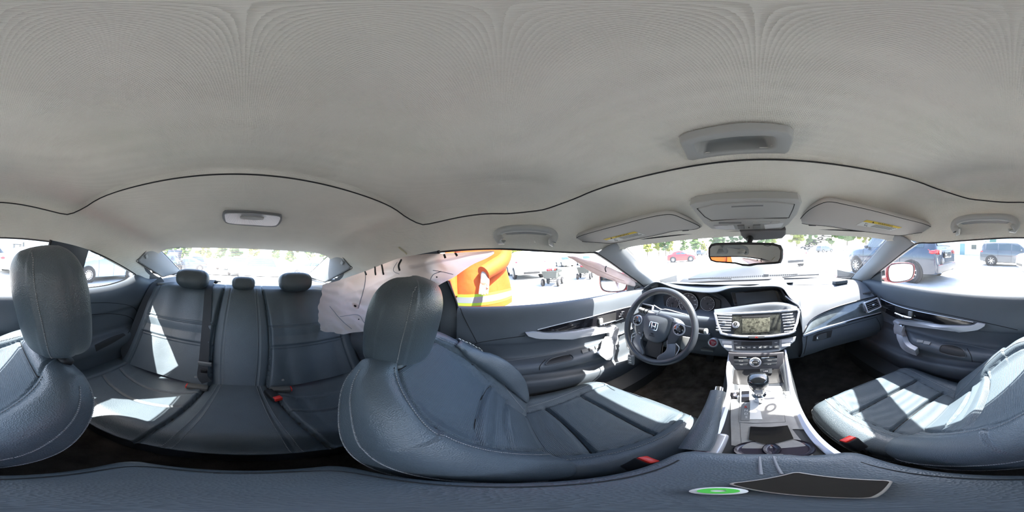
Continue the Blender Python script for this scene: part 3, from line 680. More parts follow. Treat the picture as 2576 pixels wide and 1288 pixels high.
# ================================================================ seats
def groove(d, w, depth): return -depth*math.exp(-(d/w)**2)
def ring_surface(o_fn, na, nt_): return [[o_fn(i/(nt_-1), j/na) for j in range(na)] for i in range(nt_)]
class Seat:
    def __init__(s, cx, bite, top, cush_front, hr, name_label, side, inx, outx, hr_low):
        s.cx = cx; s.bite = Vector((cx, *bite)); s.top = Vector((cx, *top)); s.side = side
        s.t = thing('front_seat', name_label, 'seat', (cx, bite[0], -.90))
        ax = (s.top-s.bite); s.L = ax.length; s.up = ax.normalized(); s.fw = Vector((0, s.up.z, -s.up.y)); 
        s.hw = (outx-inx)/2
        # backrest --------------------------------------------------
        t_ = s.t
        # three vertical zones: bolsters in smooth leather, insert perforated -> separate meshes sharing one surface
        NA, NT = 220, 150
        rows = [[s.back(i/(NT-1), j/NA) for j in range(NA)] for i in range(NT)]
        m = MB(); m.grid(rows, closeu=True, cap=True); s.backo = m.build('backrest', [LEATH, PERF], t_, angle=None)
        # perforated zone as second material, chosen by the upholstery pattern
        for p in s.backo.data.polygons:
            k = p.index
            if k < (NT-1)*NA:
                i, j = divmod(k, NA); a, fr = s.ang(j/NA)
                t = i/(NT-1)
                if fr and abs(a) < s.seam_a(t) and .03 < t < .90: p.material_index = 1
        # cushion ----------------------------------------------------
        s.y0 = bite[0]-.05; s.y1 = cush_front; s.zc = bite[1]+.015
        rows = [[s.cush(i/(NT-1), j/NA) for j in range(NA)] for i in range(NT)]
        m = MB(); m.grid(rows, closeu=True, cap=True); s.cusho = m.build('seat_cushion', [LEATH, PERF], t_, angle=None)
        for p in s.cusho.data.polygons:
            k = p.index
            if k < (NT-1)*NA:
                i, j = divmod(k, NA); a, fr = s.ang(j/NA); t = i/(NT-1)
                if fr and abs(a) < s.cs(t) and t < .93: p.material_index = 1
        # stitching
        for sd in (-1, 1):
            for da in (.018, ):
                s.line(lambda t: s.backp(t, sd*(s.seam_a(t)+.10), .0005), .02, .93, 'stitching', sd)
                s.line(lambda t: s.cushp(t, sd*(s.cs(t)+.10), .0005), .05, .95, 'stitching', sd)
        for sd in (-1, 1):
            for fn, a0, a1, sf in ((s.backp, .03, .905, s.seam_a), (s.cushp, .05, .93, s.cs)):
                MB().tube([fn(a0+(a1-a0)*k/60, sd*sf(a0+(a1-a0)*k/60), -.0002) for k in range(61)], .0022, 5).build('seam', SEAMM, t_)
        for fn, sf, gs in ((s.backp, s.seam_a, ((.22, .05, -.025), (.40, .05, -.025), (.90, 0, 0))), (s.cushp, s.cs, ((.34, .04, 0), (.62, .04, 0)))):
            for g, c1_, c2_ in gs:
                sa = sf(g); MB().tube([fn(g+c1_*(1-(a/sa)**2)+c2_, a, .0002) for a in np.linspace(-sa, sa, 40)], .0021, 5).build('seam', SEAMM, t_)
        for uu in ((.008, .972) if cx < 0 else (.492, .528)):
            pts = [s.back(t, uu) for t in np.linspace(.03, .97, 130)]; m = MB()
            o_ = Vector((1 if cx < 0 else -1, 0, 0))*.0012
            for a, b in zip(pts, pts[1:]): m.tube([a+o_, a.lerp(b, .62)+o_], .0013, 4)
            q = m.build('stitching', STITCH, t_); q['kind'] = 'stuff'
            pts = [s.cush(t, uu) for t in np.linspace(.05, .97, 110)]; m = MB()
            for a, b in zip(pts, pts[1:]): m.tube([a+o_, a.lerp(b, .62)+o_], .0012, 4)
            q = m.build('stitching', STITCH, t_); q['kind'] = 'stuff'
        # base box and rails
        b = MB(); b.box((cx, bite[0]+.20, -.80), (s.hw*1.7, .40, .12), None, .02); b.build('seat_base', SOFTG, t_)
        for q in (-.16, .16): MB().box((cx+q, bite[0]+.18, -.875), (.04, .50, .04), None, .006).build('rail', BLACK, t_)
        s.headrest(hr, hr_low)
    def ang(s, u):
        th = u*2*PI; c, q = math.cos(th), math.sin(th); return c, q > 0
    def seam_a(s, t): return itp([(0, .42), (.2, .50), (.45, .60), (.7, .62), (.9, .50), (1, .4)], t)
    def bw(s, t): return s.hw*itp([(0, .90), (.12, .98), (.35, 1.03), (.6, 1.0), (.8, .88), (.92, .74), (1, .52)], t)
    def back(s, t, u):
        th = u*2*PI; c, q = math.cos(th), math.sin(th)
        W = s.bw(t); cap = 1-max(0, (t-.93)/.07)**2.2*.55
        a = math.copysign(abs(c)**.62, c); 
        if q > 0:
            b = s.front(t, a)*min(1, (abs(q)**.55)*1.0)
            b = s.front(t, a)-(1-abs(q)**.5)*(s.front(t, a)+.0)
        else: b = -(.065-.02*t)*abs(q)**.55
        return s.bite+s.up*(s.L*(t*1.02-.02))+Vector((a*W, 0, 0))+s.fw*(b*cap)
    def front(s, t, a):
        """how far the padded front stands off the seat plane at height t, lateral a in -1..1"""
        bol = .040*ss(.45, .80, abs(a))*ss(1.02, .7, t)*ss(-.1, .1, t)*(1.25 if t < .6 else 1)
        f = .055+bol+.012*math.sin(t*PI)
        sa = s.seam_a(t); f += groove(abs(a)-sa, .022, .013)
        if abs(a) < sa+.02:
            for g in (.22, .40): f += groove(t-(g+.05*(1-(a/sa)**2)-.025), .014, .015)
            f += .006*abs(math.cos(PI*(t-.22)/.18)) if .2 < t < .42 else 0
            f += groove(t-.90, .008, .006)
        return f
    def backp(s, t, a, off=0):
        W = s.bw(t); return s.bite+s.up*(s.L*(t*1.02-.02))+Vector((a*W, 0, 0))+s.fw*((s.front(t, a))*(1-max(0, (t-.93)/.07)**2.2*.55)*(max(0, 1-abs(a)**3.2))**.25+off)
    def cs(s, t): return itp([(0, .46), (.35, .56), (.7, .66), (1, .70)], t)
    def cw(s, t): return s.hw*itp([(0, .80), (.2, .95), (.55, 1.0), (.85, .98), (.95, .90), (1, .74)], t)
    def ctop(s, t, a):
        bol = .030*ss(.5, .82, abs(a))*ss(1.0, .75, t)
        z = .0+.026*ss(.0, .9, t)+bol; sa = s.cs(t); z += groove(abs(a)-sa, .016, .010)
        if abs(a) < sa+.02:
            for g in (.34, .62): z += groove(t-(g+.04*(1-(a/sa)**2)), .014, .015)
        z -= .055*ss(.84, 1.02, t)**2
        return z
    def cush(s, t, u):
        th = u*2*PI; c, q = math.cos(th), math.sin(th); a = math.copysign(abs(c)**.6, c); W = s.cw(t)
        y = s.y0+(s.y1-s.y0)*t-.03*a*a*ss(.7, 1, t)
        cap = 1-max(0, (t-.93)/.07)**2.4*.5
        zt = s.ctop(t, a); zb = -.13
        z = zt-(1-abs(q)**.5)*(zt+.055) if q > 0 else -.055+(zb+.055)*abs(q)**.6*cap
        return Vector((s.cx+a*W, y, s.zc+z))
    def cushp(s, t, a, off=0):
        W = s.cw(t); zt = s.ctop(t, a); q = (max(0, 1-abs(a)**3.2))**.25
        return Vector((s.cx+a*W, s.y0+(s.y1-s.y0)*t-.03*a*a*ss(.7, 1, t), s.zc+zt-(1-q)*(zt+.055)+off))
    def line(s, fn, t0, t1, name, sd):
        m = MB(); n = 90; pts = [fn(t0+(t1-t0)*i/n) for i in range(n+1)]
        for i in range(0, n):
            a, b = pts[i], pts[i].lerp(pts[i+1], .62); m.tube([a+Vector((0, .0005, .001)), b+Vector((0, .0005, .001))], .0011, 4)
        o = m.build(name, STITCH, s.t); o['kind'] = 'stuff'
    def headrest(s, c, low):
        c = Vector(c); tilt = Matrix.Rotation(-12*D, 3, 'X')
        NA, NT = 120, 70; rows = []
        hh, hwid, hd = .135, .122, .062
        for i in range(NT):
            v = i/(NT-1); z = -1+2*v; row = []
            prof = max(0, 1-abs(z)**(3.2 if z > 0 else 6))**(.42)
            wv = hwid*(1-.16*(-z if z < 0 else 0)-.02*z)*(.12+.88*prof)
            dv = hd*(1+.10*z)*(.08+.92*prof)
            for j in range(NA):
                th = j/NA*2*PI; cc, q = math.cos(th), math.sin(th)
                a = math.copysign(abs(cc)**.72, cc); b = math.copysign(abs(q)**.72, q)
                g = groove(abs(a)-.70, .03, .004) if q > 0 else groove(abs(a)-.70, .03, .003)
                g2 = groove(b-.12, .10, .003) if abs(a) > .9 else 0
                row.append(c+tilt @ Vector((a*(wv+g2), b*dv+math.copysign(g, q)*1.0+.012*(1-a*a)*(0 if q < 0 else 1)-.018*a*a, z*hh)))
            rows.append(row)
        m = MB(); m.grid(rows, closeu=True, cap=True); o = m.build('headrest', LEATH, s.t, angle=None)
        # stitched seam down both sides of the face
        for sd in (-1, 1):
            m = MB(); n = 64; pp = []
            for i in range(n+1):
                z = -.96+1.92*i/n; v = (z+1)/2; r_ = rows[min(NT-1, int(v*(NT-1)))]
                best = min((p for j, p in enumerate(r_) if 0 < j < NA/2), key=lambda p: abs(((tilt.transposed() @ (p-c)).x)-sd*.78*max(.02, hwid*(1-.16*(-z if z < 0 else 0))*(.12+.88*max(0, 1-abs(z)**(3.2 if z > 0 else 6))**.42))))
                pp.append(best+Vector((0, .0012, 0)))
            for i in range(n): m.tube([pp[i], pp[i].lerp(pp[i+1], .6)], .0011, 4)
            q = m.build('stitching', STITCH, s.t); q['kind'] = 'stuff'
        for q in (-.055, .055):
            zt = c.z-hh*.9
            b = s.top+Vector((q, .0, -.01))
            MB().tube([Vector((c.x+q, c.y-.004, zt+.02)), Vector((c.x+q, b.y+.006, b.z+.03)), b+Vector((0, 0, -.02))], .006, 10).build('headrest_post', CHROME, s.t)
            MB().box(b+Vector((0, .004, .018)), (.046, .034, .024), Matrix.Rotation(20*D, 3, 'X'), .009, 3).build('post_collar', BLACK, s.t)
    def buckle(s, p, d, name='buckle'):
        p = Vector(p); d = Vector(d).normalized(); r = d.to_track_quat('Z', 'Y').to_matrix()
        MB().box(p, (.034, .022, .075), r, .007, 3).build(name, BLACK, s.t)
        MB().box(p+d*.036, (.028, .016, .014), r, .003).build('release_button', REDP, s.t)
        MB().tube([p-d*.03, p-d*.09+Vector((0, 0, -.03))], .009, 8).build('buckle_stalk', BLACK, s.t)
drv = Seat(-.368, (-.005, -.675), (-.275, -.245), .42, (-.368, -.236, -.168), "black leather front seat behind the steering wheel, outer bolster torn open", 'D', -.61, -.13, 1)
pas = Seat(.368, (.110, -.685), (-.175, -.275), .50, (.358, -.138, -.118), "black leather front passenger seat with raised headrest, cushion in sunlight", 'P', .13, .605, 0)
drv.buckle((-.142, .115, -.615), (.1, .35, 1)); pas.buckle((.128, .195, -.615), (-.1, .3, 1))
# torn outer bolster of the driver's seat: leather flap bulging forwards, white yarn along the rip
fl_ = []
for i in range(25):
    t = i/24; row = []
    for j in range(17):
        a = -.62-.50*j/16; bulge = .050*math.sin(PI*min(1, t*1.15))*math.sin(PI*(j/16)**.8)+.006*noise.noise(Vector((t*6, j*.3, 1)))
        p = drv.backp(.06+.74*t, max(-.97, a), 0)
        row.append(p+drv.fw*(.012+bulge)+Vector((-.05*max(0, -a-.97)/.15, 0, 0))*math.sin(PI*t)**.6)
    fl_.append(row)
fo_ = MB().grid(fl_).build('torn_bolster_flap', LEATH, drv.t); solid(fo_, .006, -1); fo_['label'] = 'torn leather flap of the outer side bolster'
m = MB(); pts = [r[-1]+drv.fw*.002 for r in fl_]
for i in range(len(pts)-1): m.tube([pts[i]+Vector((0, 0, .001*(i % 2))), pts[i].lerp(pts[i+1], .7)+Vector((-.003*(i % 3), 0, 0))], .0018, 5)
o = m.build('frayed_yarn', mat('white_yarn', (.75, .75, .7), .9), drv.t); o['kind'] = 'stuff'
seat_T = bvh(drv.backo, drv.cusho)
# ---------------------------------------------------------------- rear bench
bench = thing('rear_bench', 'black leather rear bench with three headrests and stitched middle section', 'seat', (0, -.75, -.88))
def bz(x): return ss(.115, .20, abs(x))          # 0 on the middle section, 1 on the outer seats
def mx(t): return .118+.030*math.sin(PI*t)       # half width of the middle section
def bb(x, t):
    """backrest surface: t 0 bite .. 1 top"""
    y = -.735-.285*t; z = -.700+.525*t
    n = Vector((0, .88, .475)); m_ = mx(t)
    o = 0; ax = abs(x)
    if ax < m_: o = .035*math.sqrt(max(0, 1-(ax/m_)**2))*.8+.012
    else:
        u = (ax-.36)/.22; o = .030+.022*ss(.55, 1.0, abs(u))*ss(1.05, .6, t)-.012*ss(.5, 0, abs(u))
        if ax < .56:
            for g in (.40, .60): o += groove(t-g, .010, .012)
            o += .010*abs(math.cos(PI*(t-.40)/.20)) if .38 < t < .62 else 0
        o += groove(ax-.555, .006, .010)
    o += groove(ax-m_, .006, .022)
    if ax < m_: o += groove(ax-m_*.62, .0035, .004)
    z += .012*ss(.62, .0, ax)*t-.03*ss(.45, .64, ax)*ss(.7, 1, t)
    e = ss(1.0, .90, t); o = o*(.35+.65*math.sqrt(max(0, 1-max(0, (t-.9)/.1)**2)))
    y -= .10*ss(.52, .66, ax)*0; o -= .06*ss(.60, .67, ax)
    return Vector((x, y, z))+n*o
xs = list(np.linspace(-.645, .645, 301))
rows = [[bb(x, t) for x in xs] for t in np.linspace(0, 1, 130)]
rows += [[bb(x, 1)+Vector((0, -.03, .012)) for x in xs], [bb(x, 1)+Vector((0, -.09, .004)) for x in xs], [bb(x, 1)+Vector((0, -.13, -.06)) for x in xs]]
bbo = MB().grid(rows).build('backrest', LEATH, bench, angle=None)
def bc(x, t):
    """cushion: t 0 at the bite .. 1 front lip, >1 down the front"""
    ax = abs(x); y = -.76+.45*min(t, 1); m_ = .125+.06*t
    z = -.712+.012*t
    if ax < m_: z += .036*math.sqrt(max(0, 1-(ax/m_)**2))+.010
    else:
        u = (ax-.36)/.2; z += .012+.03*ss(.6, 1.05, abs(u))*(1-.3*t)-.020*ss(.8, 0, abs(u))
        if ax < .55:
            for g in (.30, .55): z += groove(t-(g+.05*(1-u*u)), .010, .010)
        z += groove(ax-.56, .006, .008)
    z += groove(ax-m_, .006, .016)
    if ax < m_: z += groove(ax-m_*.62, .0035, .004)
    z -= .05*ss(.78, 1.0, t)**2
    y += .02*(1-(x/.6)**2)*ss(.6, 1, t)
    if t > 1: z -= (t-1)*.5; y -= .10*(t-1)
    return Vector((x, y, z))
rows = [[bc(x, t) for x in xs] for t in list(np.linspace(0, 1, 120))+[1.02, 1.06, 1.12, 1.2, 1.3, 1.4]]
bco = MB().grid(rows).build('seat_cushion', LEATH, bench, angle=None)
def dashes(fn, n, name, parent):
    m = MB(); p = [fn(i/n) for i in range(n+1)]
    for i in range(n): m.tube([p[i], p[i].lerp(p[i+1], .62)], .0010, 4)
    o = m.build(name, STITCH, parent); o['kind'] = 'stuff'
for sd in (-1, 1):
    for k in (.56, .68):
        dashes(lambda u: bb(sd*mx(u*.97)*k, u*.97)+Vector((0, .002, .001)), 110, 'stitching', bench)
        dashes(lambda u: bc(sd*(.125+.06*u)*k, u)+Vector((0, 0, .0015)), 90, 'stitching', bench)
for x in (-.125, .555):
    pass
for sd in (-1, 1):
    MB().disc(bb(sd*.19, .07)+Vector((0, .0, 0)), (0, .88, .475), .007, .004, 14, bev=.001).build('trim_button', GREYD, bench)
# headrests of the bench: (centre, half width, half height, half depth)
for c, hw_, hh_, hd_ in (((.318, -.985, -.118), .108, .062, .060), ((-.322, -.985, -.116), .108, .062, .060), ((.0, -1.01, -.132), .072, .044, .045)):
    c = Vector(c); rows = []; tl = Matrix.Rotation(14*D, 3, 'X')
    for i in range(41):
        z = -1+2*i/40; pr = max(0, 1-abs(z)**2.6)**.45; row = []
        for j in range(64):
            th = j/64*2*PI; cc, q = math.cos(th), math.sin(th); a = math.copysign(abs(cc)**.7, cc); b = math.copysign(abs(q)**.75, q)
            row.append(c+tl @ Vector((a*hw_*(.25+.75*pr)*(1+.05*z), b*hd_*(.1+.9*pr)+groove(abs(a)-.8, .05, .003)*(1 if q > 0 else 0), z*hh_)))
        rows.append(row)
    o = MB().grid(rows, closeu=True, cap=True).build('headrest', LEATH, bench, angle=None)
    if hw_ < .1:
        for q in (-.03, .03): MB().tube([c+Vector((q, .0, -hh_*.8)), c+Vector((q, .01, -hh_-.03))], .009, 8).build('headrest_post', BLACK, bench)
# buckles of the bench
def bbuckle(p, rz, red_at, label=None):
    r = Matrix.Rotation(rz*D, 3, 'Z'); p = Vector(p)
    o = MB().box(p, (.088, .034, .026), r, .006, 3).build('buckle', mat('buckle_plastic', (.09, .09, .085), .5), bench)
    MB().box(p+r @ Vector((red_at*.044, 0, 0)), (.010, .026, .018), r, .002).build('release_button', REDP, o)
bbuckle((.165, -.665, -.672), 4, 1); bbuckle((-.165, -.665, -.668), -4, -1)
o = MB().box((-.125, -.61, -.652), (.034, .082, .026), Matrix.Rotation(18*D, 3, 'Z'), .006, 3).build('buckle', BLACK, bench)
MB().box((-.137, -.577, -.645), (.030, .022, .020), Matrix.Rotation(18*D, 3, 'Z'), .003).build('release_button', REDP, o)
# belts
def strap(pts, w, name, m, parent, nrm, th=.0016):
    pts = cr(pts, 8); rows = []
    for i, p in enumerate(pts):
        t = (pts[min(i+1, len(pts)-1)]-pts[max(i-1, 0)]).normalized(); n_ = Vector(nrm); a = t.cross(n_).normalized()*w/2; k = t.cross(a).normalized()*th
        rows.append([p+a+k, p-a+k, p-a-k, p+a-k])
    return MB().grid(rows, closeu=True, cap=True).build(name, m, parent, smooth=False)
sb = thing('seat_belt', 'black middle seat belt hanging down the rear backrest with buckle tongue', 'seat belt', (.19, -1.0, -.17))
strap([(.215, -1.16, -.155), (.215, -1.10, -.130)]+[bb(.212-.06*(1-t), t)+Vector((0, .010, .006)) for t in (1.0, .9, .8, .65, .5, .35, .2, .1)]+[(.135, -.700, -.655)], .046, 'webbing', BELT, sb, (0, .88, .475))
MB().box(bb(.158, .22)+Vector((0, .016, .008)), (.064, .012, .030), Matrix.Rotation(-20*D, 3, 'X'), .004).build('tongue_cover', GREYD, sb)
MB().box(bb(.154, .15)+Vector((0, .018, .008)), (.030, .008, .040), Matrix.Rotation(-20*D, 3, 'X'), .003).build('buckle_tongue', BLACK, sb)
MB().box((.215, -1.125, -.147), (.075, .05, .012), None, .004).build('belt_guide', BLACK, sb)
MB().tube([(.18, -1.10, -.135), (.24, -1.085, -.132), (.15, -1.075, -.134)], .004, 6).build('wire_clip', BLACK, sb)
sb2 = thing('seat_belt', 'outer rear seat belt lying along the passenger side of the bench', 'seat belt', (.6, -.9, -.7))
strap([(.58, -1.07, -.150)]+[bb(.60, t)+Vector((0, .010, .006)) for t in (1.0, .85, .65, .45, .25, .12)]+[(.575, -.72, -.668)], .046, 'webbing', BELT, sb2, (-.7, .6, .3))
MB().box((.565, -.73, -.672), (.03, .05, .006), Matrix.Rotation(30*D, 3, 'Z'), .002).build('anchor_hook', CHROME, sb2)
# ================================================================ dashboard
class Frame:
    def __init__(s, o, u, v): s.o = Vector(o); s.u = Vector(u).normalized(); v = Vector(v); s.v = (v-s.u*v.dot(s.u)).normalized(); s.n = s.u.cross(s.v)
    def p(s, a, b, c=0): return s.o+s.u*a+s.v*b+s.n*c
    def rot(s): return Matrix((s.u, s.v, s.n)).transposed()
    def uv(s, px, py, w=0):
        """sight line to frame coordinates"""
        v = ray(px, py); t = (s.o.dot(s.n)+w)/v.dot(s.n); q = v*t-s.o; return q.dot(s.u), q.dot(s.v)
    def poly(s, pts, w0, w1, name, m, parent, bev=.0, px=False, seg=3, smooth_n=0):
        """outline extruded from w0 to w1 along the normal, front edge rounded"""
        if px: pts = [s.uv(*q, w1) for q in pts]
        if smooth_n: pts = [(q.x, q.y) for q in cr([(a, b, 0) for a, b in pts], smooth_n, True)]
        bm = bmesh.new(); vs = [bm.verts.new(s.p(a, b, w1)) for a, b in pts]
        f = bm.faces.new(vs); r = bmesh.ops.extrude_face_region(bm, geom=[f])
        for v in [e for e in r['geom'] if isinstance(e, bmesh.types.BMVert)]: v.co += s.n*(w0-w1)
        if bev:
            es = [e for e in f.edges]; 
            try: bmesh.ops.bevel(bm, geom=es, offset=bev, segments=seg, profile=.5, affect='EDGES')
            except Exception: pass
        bm.verts.index_update(); V = [v.co.copy() for v in bm.verts]; F = [[v.index for v in q.verts] for q in bm.faces]; bm.free()
        return mesh(name, V, F, m, parent, angle=40)
    def ring(s, pts, wd, w0, w1, name, m, parent, px=False, smooth_n=0, bev=.001):
        """frame of given width following an outline"""
        if px: pts = [s.uv(*q, w1) for q in pts]
        if smooth_n: pts = [(q.x, q.y) for q in cr([(a, b, 0) for a, b in pts], smooth_n, True)]
        n = len(pts); inn = []; area = sum(pts[i][0]*pts[(i+1) % n][1]-pts[(i+1) % n][0]*pts[i][1] for i in range(n)); sg = 1 if area > 0 else -1
        for i in range(n):
            a, b, c = Vector(pts[i-1]), Vector(pts[i]), Vector(pts[(i+1) % n]); d1 = (b-a).normalized(); d2 = (c-b).normalized()
            n1 = Vector((-d1.y, d1.x))*sg; n2 = Vector((-d2.y, d2.x))*sg; k = (n1+n2); k = k/max(k.length_squared/2, .4); inn.append(b+k*wd)
        g = [[s.p(q[0], q[1], w0) for q in pts], [s.p(q[0], q[1], w1-bev) for q in pts], [s.p(*(Vector(q).lerp(i_, .12)), w1) for q, i_ in zip(pts, inn)], [s.p(*(Vector(q).lerp(i_, .88)), w1) for q, i_ in zip(pts, inn)], [s.p(i_[0], i_[1], w1-bev) for i_ in inn], [s.p(i_[0], i_[1], w0) for i_ in inn]]
        return MB().grid(g, closeu=True).build(name, m, parent, angle=40)
def rrect(hw, hh, r, n=5, cx=0, cy=0):
    out = []
    for qx, qy, a0 in ((1, 1, 0), (-1, 1, 90), (-1, -1, 180), (1, -1, 270)):
        for k in range(n+1):
            a = (a0+90*k/n)*D; out.append((cx+qx*(hw-r)+r*math.cos(a), cy+qy*(hh-r)+r*math.sin(a)))
    return out
dash = thing('dashboard', 'black dashboard with silver framed centre vents and screens', 'dashboard', (0, .8, -.5))
def wbase(x):
    best = min(wb, key=lambda p: abs(p.x-x)); return Vector((x, best.y, best.z))
front = [P(1620, 724, y=.77), P(1652, 709, y=.80), P(1700, 724, y=.82), P(1760, 733, y=.82), P(1802, 733, y=.815), P(1842, 723, y=.80), P(1903, 720, y=.79), P(1962, 720, y=.775), P(1986, 745, y=.735), P(2014, 778, y=.695), P(2020, 836, y=.632), P(2042, 802, y=.680), P(2092, 776, y=.695), P(2150, 758, y=.700), P(2200, 745, y=.705)]
front[0].x = max(front[0].x, -.70)
cols_ = []
for i, F_ in enumerate(front):
    B = wbase(F_.x*(1 if abs(F_.x) < .6 else .99)); B.z -= .012; B.y += .01
    if i < 10: M_ = Vector((F_.x, F_.y+.08, min(F_.z+.030, -.192) if i < 7 else -.20)); 
    else: M_ = Vector((F_.x, F_.y+.10, F_.z+.06 if F_.z > -.34 else F_.z+.09))
    if 10 > i >= 7: M_ = Vector((F_.x+.015, F_.y+.10, max(F_.z+.03, -.215)))
    M2 = Vector((F_.x, 1.02, -.210))
    if abs(F_.x) > .6: M2.y = .90; M2.z = -.222
    cols_.append(cr([B, M2, M_, F_, F_+Vector((0, .012, -.012)), F_+Vector((0, .05, -.012))], 8))
rws = [[c[i] for c in cols_] for i in range(len(cols_[0]))]
rws = [cr(r, 8) for r in rws]
dtop = MB().grid(rws).build('dash_top', SOFT, dash, angle=60)
DT = bvh(dtop)
# lower, recessed face from driver's end to the centre: gauge recess and display recess
def drow(tab): return cr([Vector(q) for q in tab], 8)
prof = [(.86, -.190), (.895, -.205), (.875, -.260), (.84, -.335), (.78, -.345), (.735, -.335), (.715, -.350), (.700, -.40), (.690, -.47), (.70, -.54), (.78, -.60), (.95, -.62)]
rws = []
for y, z in prof:
    rws.append([Vector((x, y+(.02*ss(.5, .68, abs(x)) if y > .8 else 0)-(.0 if x < -.15 else .045*ss(.72, .74, y)*ss(.86, .84, y)), z+.004)) for x in np.linspace(-.70, .20, 60)])
MB().grid([list(r) for r in zip(*[cr([r[j] for r in rws], 4) for j in range(60)])]).build('instrument_face', SOFT, dash, angle=None)
# partition between gauges and display
ptn = cr([P(1800, 735, y=.81), P(1822, 748, y=.80), P(1838, 768, y=.775), P(1846, 780, y=.75)], 6)
MB().grid([[p for p in ptn], [p+Vector((-.012, .04, -.01)) for p in ptn], [p+Vector((-.05, .07, -.02)) for p in ptn]]).build('display_hood_side', SOFTG, dash)
ptn = cr([P(1962, 721, y=.775), P(1978, 745, y=.745), P(1998, 765, y=.715), P(2013, 780, y=.695)], 6)
MB().grid([[p for p in ptn], [p+Vector((-.004, .05, -.01)) for p in ptn], [p+Vector((-.02, .10, -.02)) for p in ptn]]).build('display_hood_side', SOFTG, dash)
MB().tube(cr([P(1976, 745, y=.742), P(1993, 758, y=.72), P(2008, 768, y=.705), P(2013, 778, y=.692)], 6), .0035, 6).build('silver_edge', SILVER, dash)
# display
FD = Frame((-.003, .800, -.245), (1, 0, 0), (0, .30, .95))
o = FD.poly([(1838, 735), (1958, 728), (1978, 748), (1992, 776), (1850, 778)], -.004, .0, 'display_surround', GLOSS, dash, px=True, bev=.002)
o = FD.poly([(1850, 737), (1950, 731), (1962, 772), (1856, 774)], .0, .003, 'display_screen', mat('display_glass', (.03, .033, .038), .25, spec=.5, bump=('noise', 40, .02)), dash, px=True, bev=.001)
# passenger side face: deco band and glove box
def band(px_top, px_bot, ytop, ybot): pass
bandt = [P(2020, 838, y=.634), P(2042, 803, y=.684), P(2092, 777, y=.697), P(2150, 759, y=.702), P(2205, 745, y=.707)]
bandb = [P(2020, 842, y=.630), P(2060, 828, y=.645), P(2100, 816, y=.655), P(2155, 800, y=.668), P(2215, 785, y=.680)]
gl1 = [P(2018, 850, y=.625), P(2060, 838, y=.640), P(2100, 825, y=.650), P(2155, 812, y=.660), P(2222, 797, y=.675)]
gl2 = [p+Vector((0, -.004, -.05)) for p in gl1]; gl3 = [p+Vector((0, .02, -.11)) for p in gl1]; gl4 = [p+Vector((0, .09, -.17)) for p in gl1]; gl5 = [p+Vector((0, .35, -.19)) for p in gl1]
def psheet(curs, n=8, m=6):
    c_ = [cr(c, n) for c in curs]; return [list(r) for r in zip(*[cr([c[j] for c in c_], m) for j in range(len(c_[0]))])]
o = MB().grid(psheet([bandt, [a.lerp(b, .5)+Vector((0, -.008, 0)) for a, b in zip(bandt, bandb)], bandb])).build('decor_band', mat('grey_decor', (.10, .12, .13), .12, spec=.6, coat=.6, bump=('noise', 300, .04), var=(30, .2)), dash)
MB().tube([p+Vector((0, -.003, .001)) for p in cr(bandt, 8)], .004, 6).build('decor_border', GLOSS, dash)
MB().tube([p+Vector((0, -.003, 0)) for p in cr(bandb, 8)], .0035, 6).build('decor_border', SILVER, dash)
MB().tube([p+Vector((0, -.001, -.008)) for p in cr(bandb, 8)], .005, 6).build('decor_border', GLOSS, dash)
glv = MB().grid(psheet([bandb, gl1, gl2, gl3, gl4, gl5])).build('glove_box', SOFT, dash, angle=None)
GT = bvh(glv)
seam(GT, [(2030, 845), (2027, 870), (2022, 890)], .0018, 'lid_joint', SEAMM, dash)
seam(GT, [(2205, 800), (2213, 815), (2215, 830), (2210, 850)], .0018, 'lid_joint', SEAMM, dash)
seam(GT, [(2030, 842), (2100, 826), (2160, 810), (2208, 797)], .0012, 'lid_joint', SEAMM, dash)
patch(GT, [(2046, 845), (2060, 838), (2094, 830)], [(2044, 858), (2062, 856), (2090, 848)], 'glove_latch_recess', BLACK, dash, lift=.001)
lt = patch(GT, [(2052, 846), (2062, 841), (2078, 837)], [(2050, 856), (2064, 854), (2078, 849)], 'glove_latch', SOFTG, dash, lift=.006)
p, n_ = on(GT, 2055, 849)
if p: MB().disc(p+n_*.004, n_, .006, .005, 16, bev=.001).build('key_lock', CHROME, lt)
# side vent (passenger) and driver vent
def vent(F, hw, hh, name, parent, n=6, slat=SILVER, frame=SILVER, cx=0, cy=0, tab=True):
    b = F.poly(rrect(hw, hh, .006, cx=cx, cy=cy), -.012, -.010, name, BLACK, parent)
    for k in range(n):
        y = cy-hh+(k+.5)*2*hh/n
        MB().box(F.p(cx, y, -.002), (2*hw*.98, .0035, .013), F.rot() @ Matrix.Rotation(-18*D, 3, 'X'), .001).build('slat', slat, b)
    if tab: MB().box(F.p(cx, cy, .005), (.018, .009, .008), F.rot(), .003).build('vent_tab', frame, b)
    return b
FV = Frame(P(2190, 768, y=.668)+Vector((0, -.006, .0)), (1, .10, .05), (0, .45, .9))
vent(FV, .048, .026, 'side_vent', dash, 5, SOFTG, SILVER, cx=.012)
FV.ring(rrect(.056, .032, .008, cx=.012), .007, -.010, .004, 'vent_frame', SILVER, dash)
FV.poly(rrect(.005, .018, .003, cx=-.055), -.01, .004, 'vent_wheel', SOFTG, dash, bev=.001)
FV2 = Frame((-.625, .735, -.352), (1, -.10, 0), (0, .35, .93))
vent(FV2, .050, .042, 'side_vent', dash, 7, GLOSS, SILVER)
FV2.ring(rrect(.058, .050, .010), .007, -.010, .004, 'vent_frame', SILVER, dash)
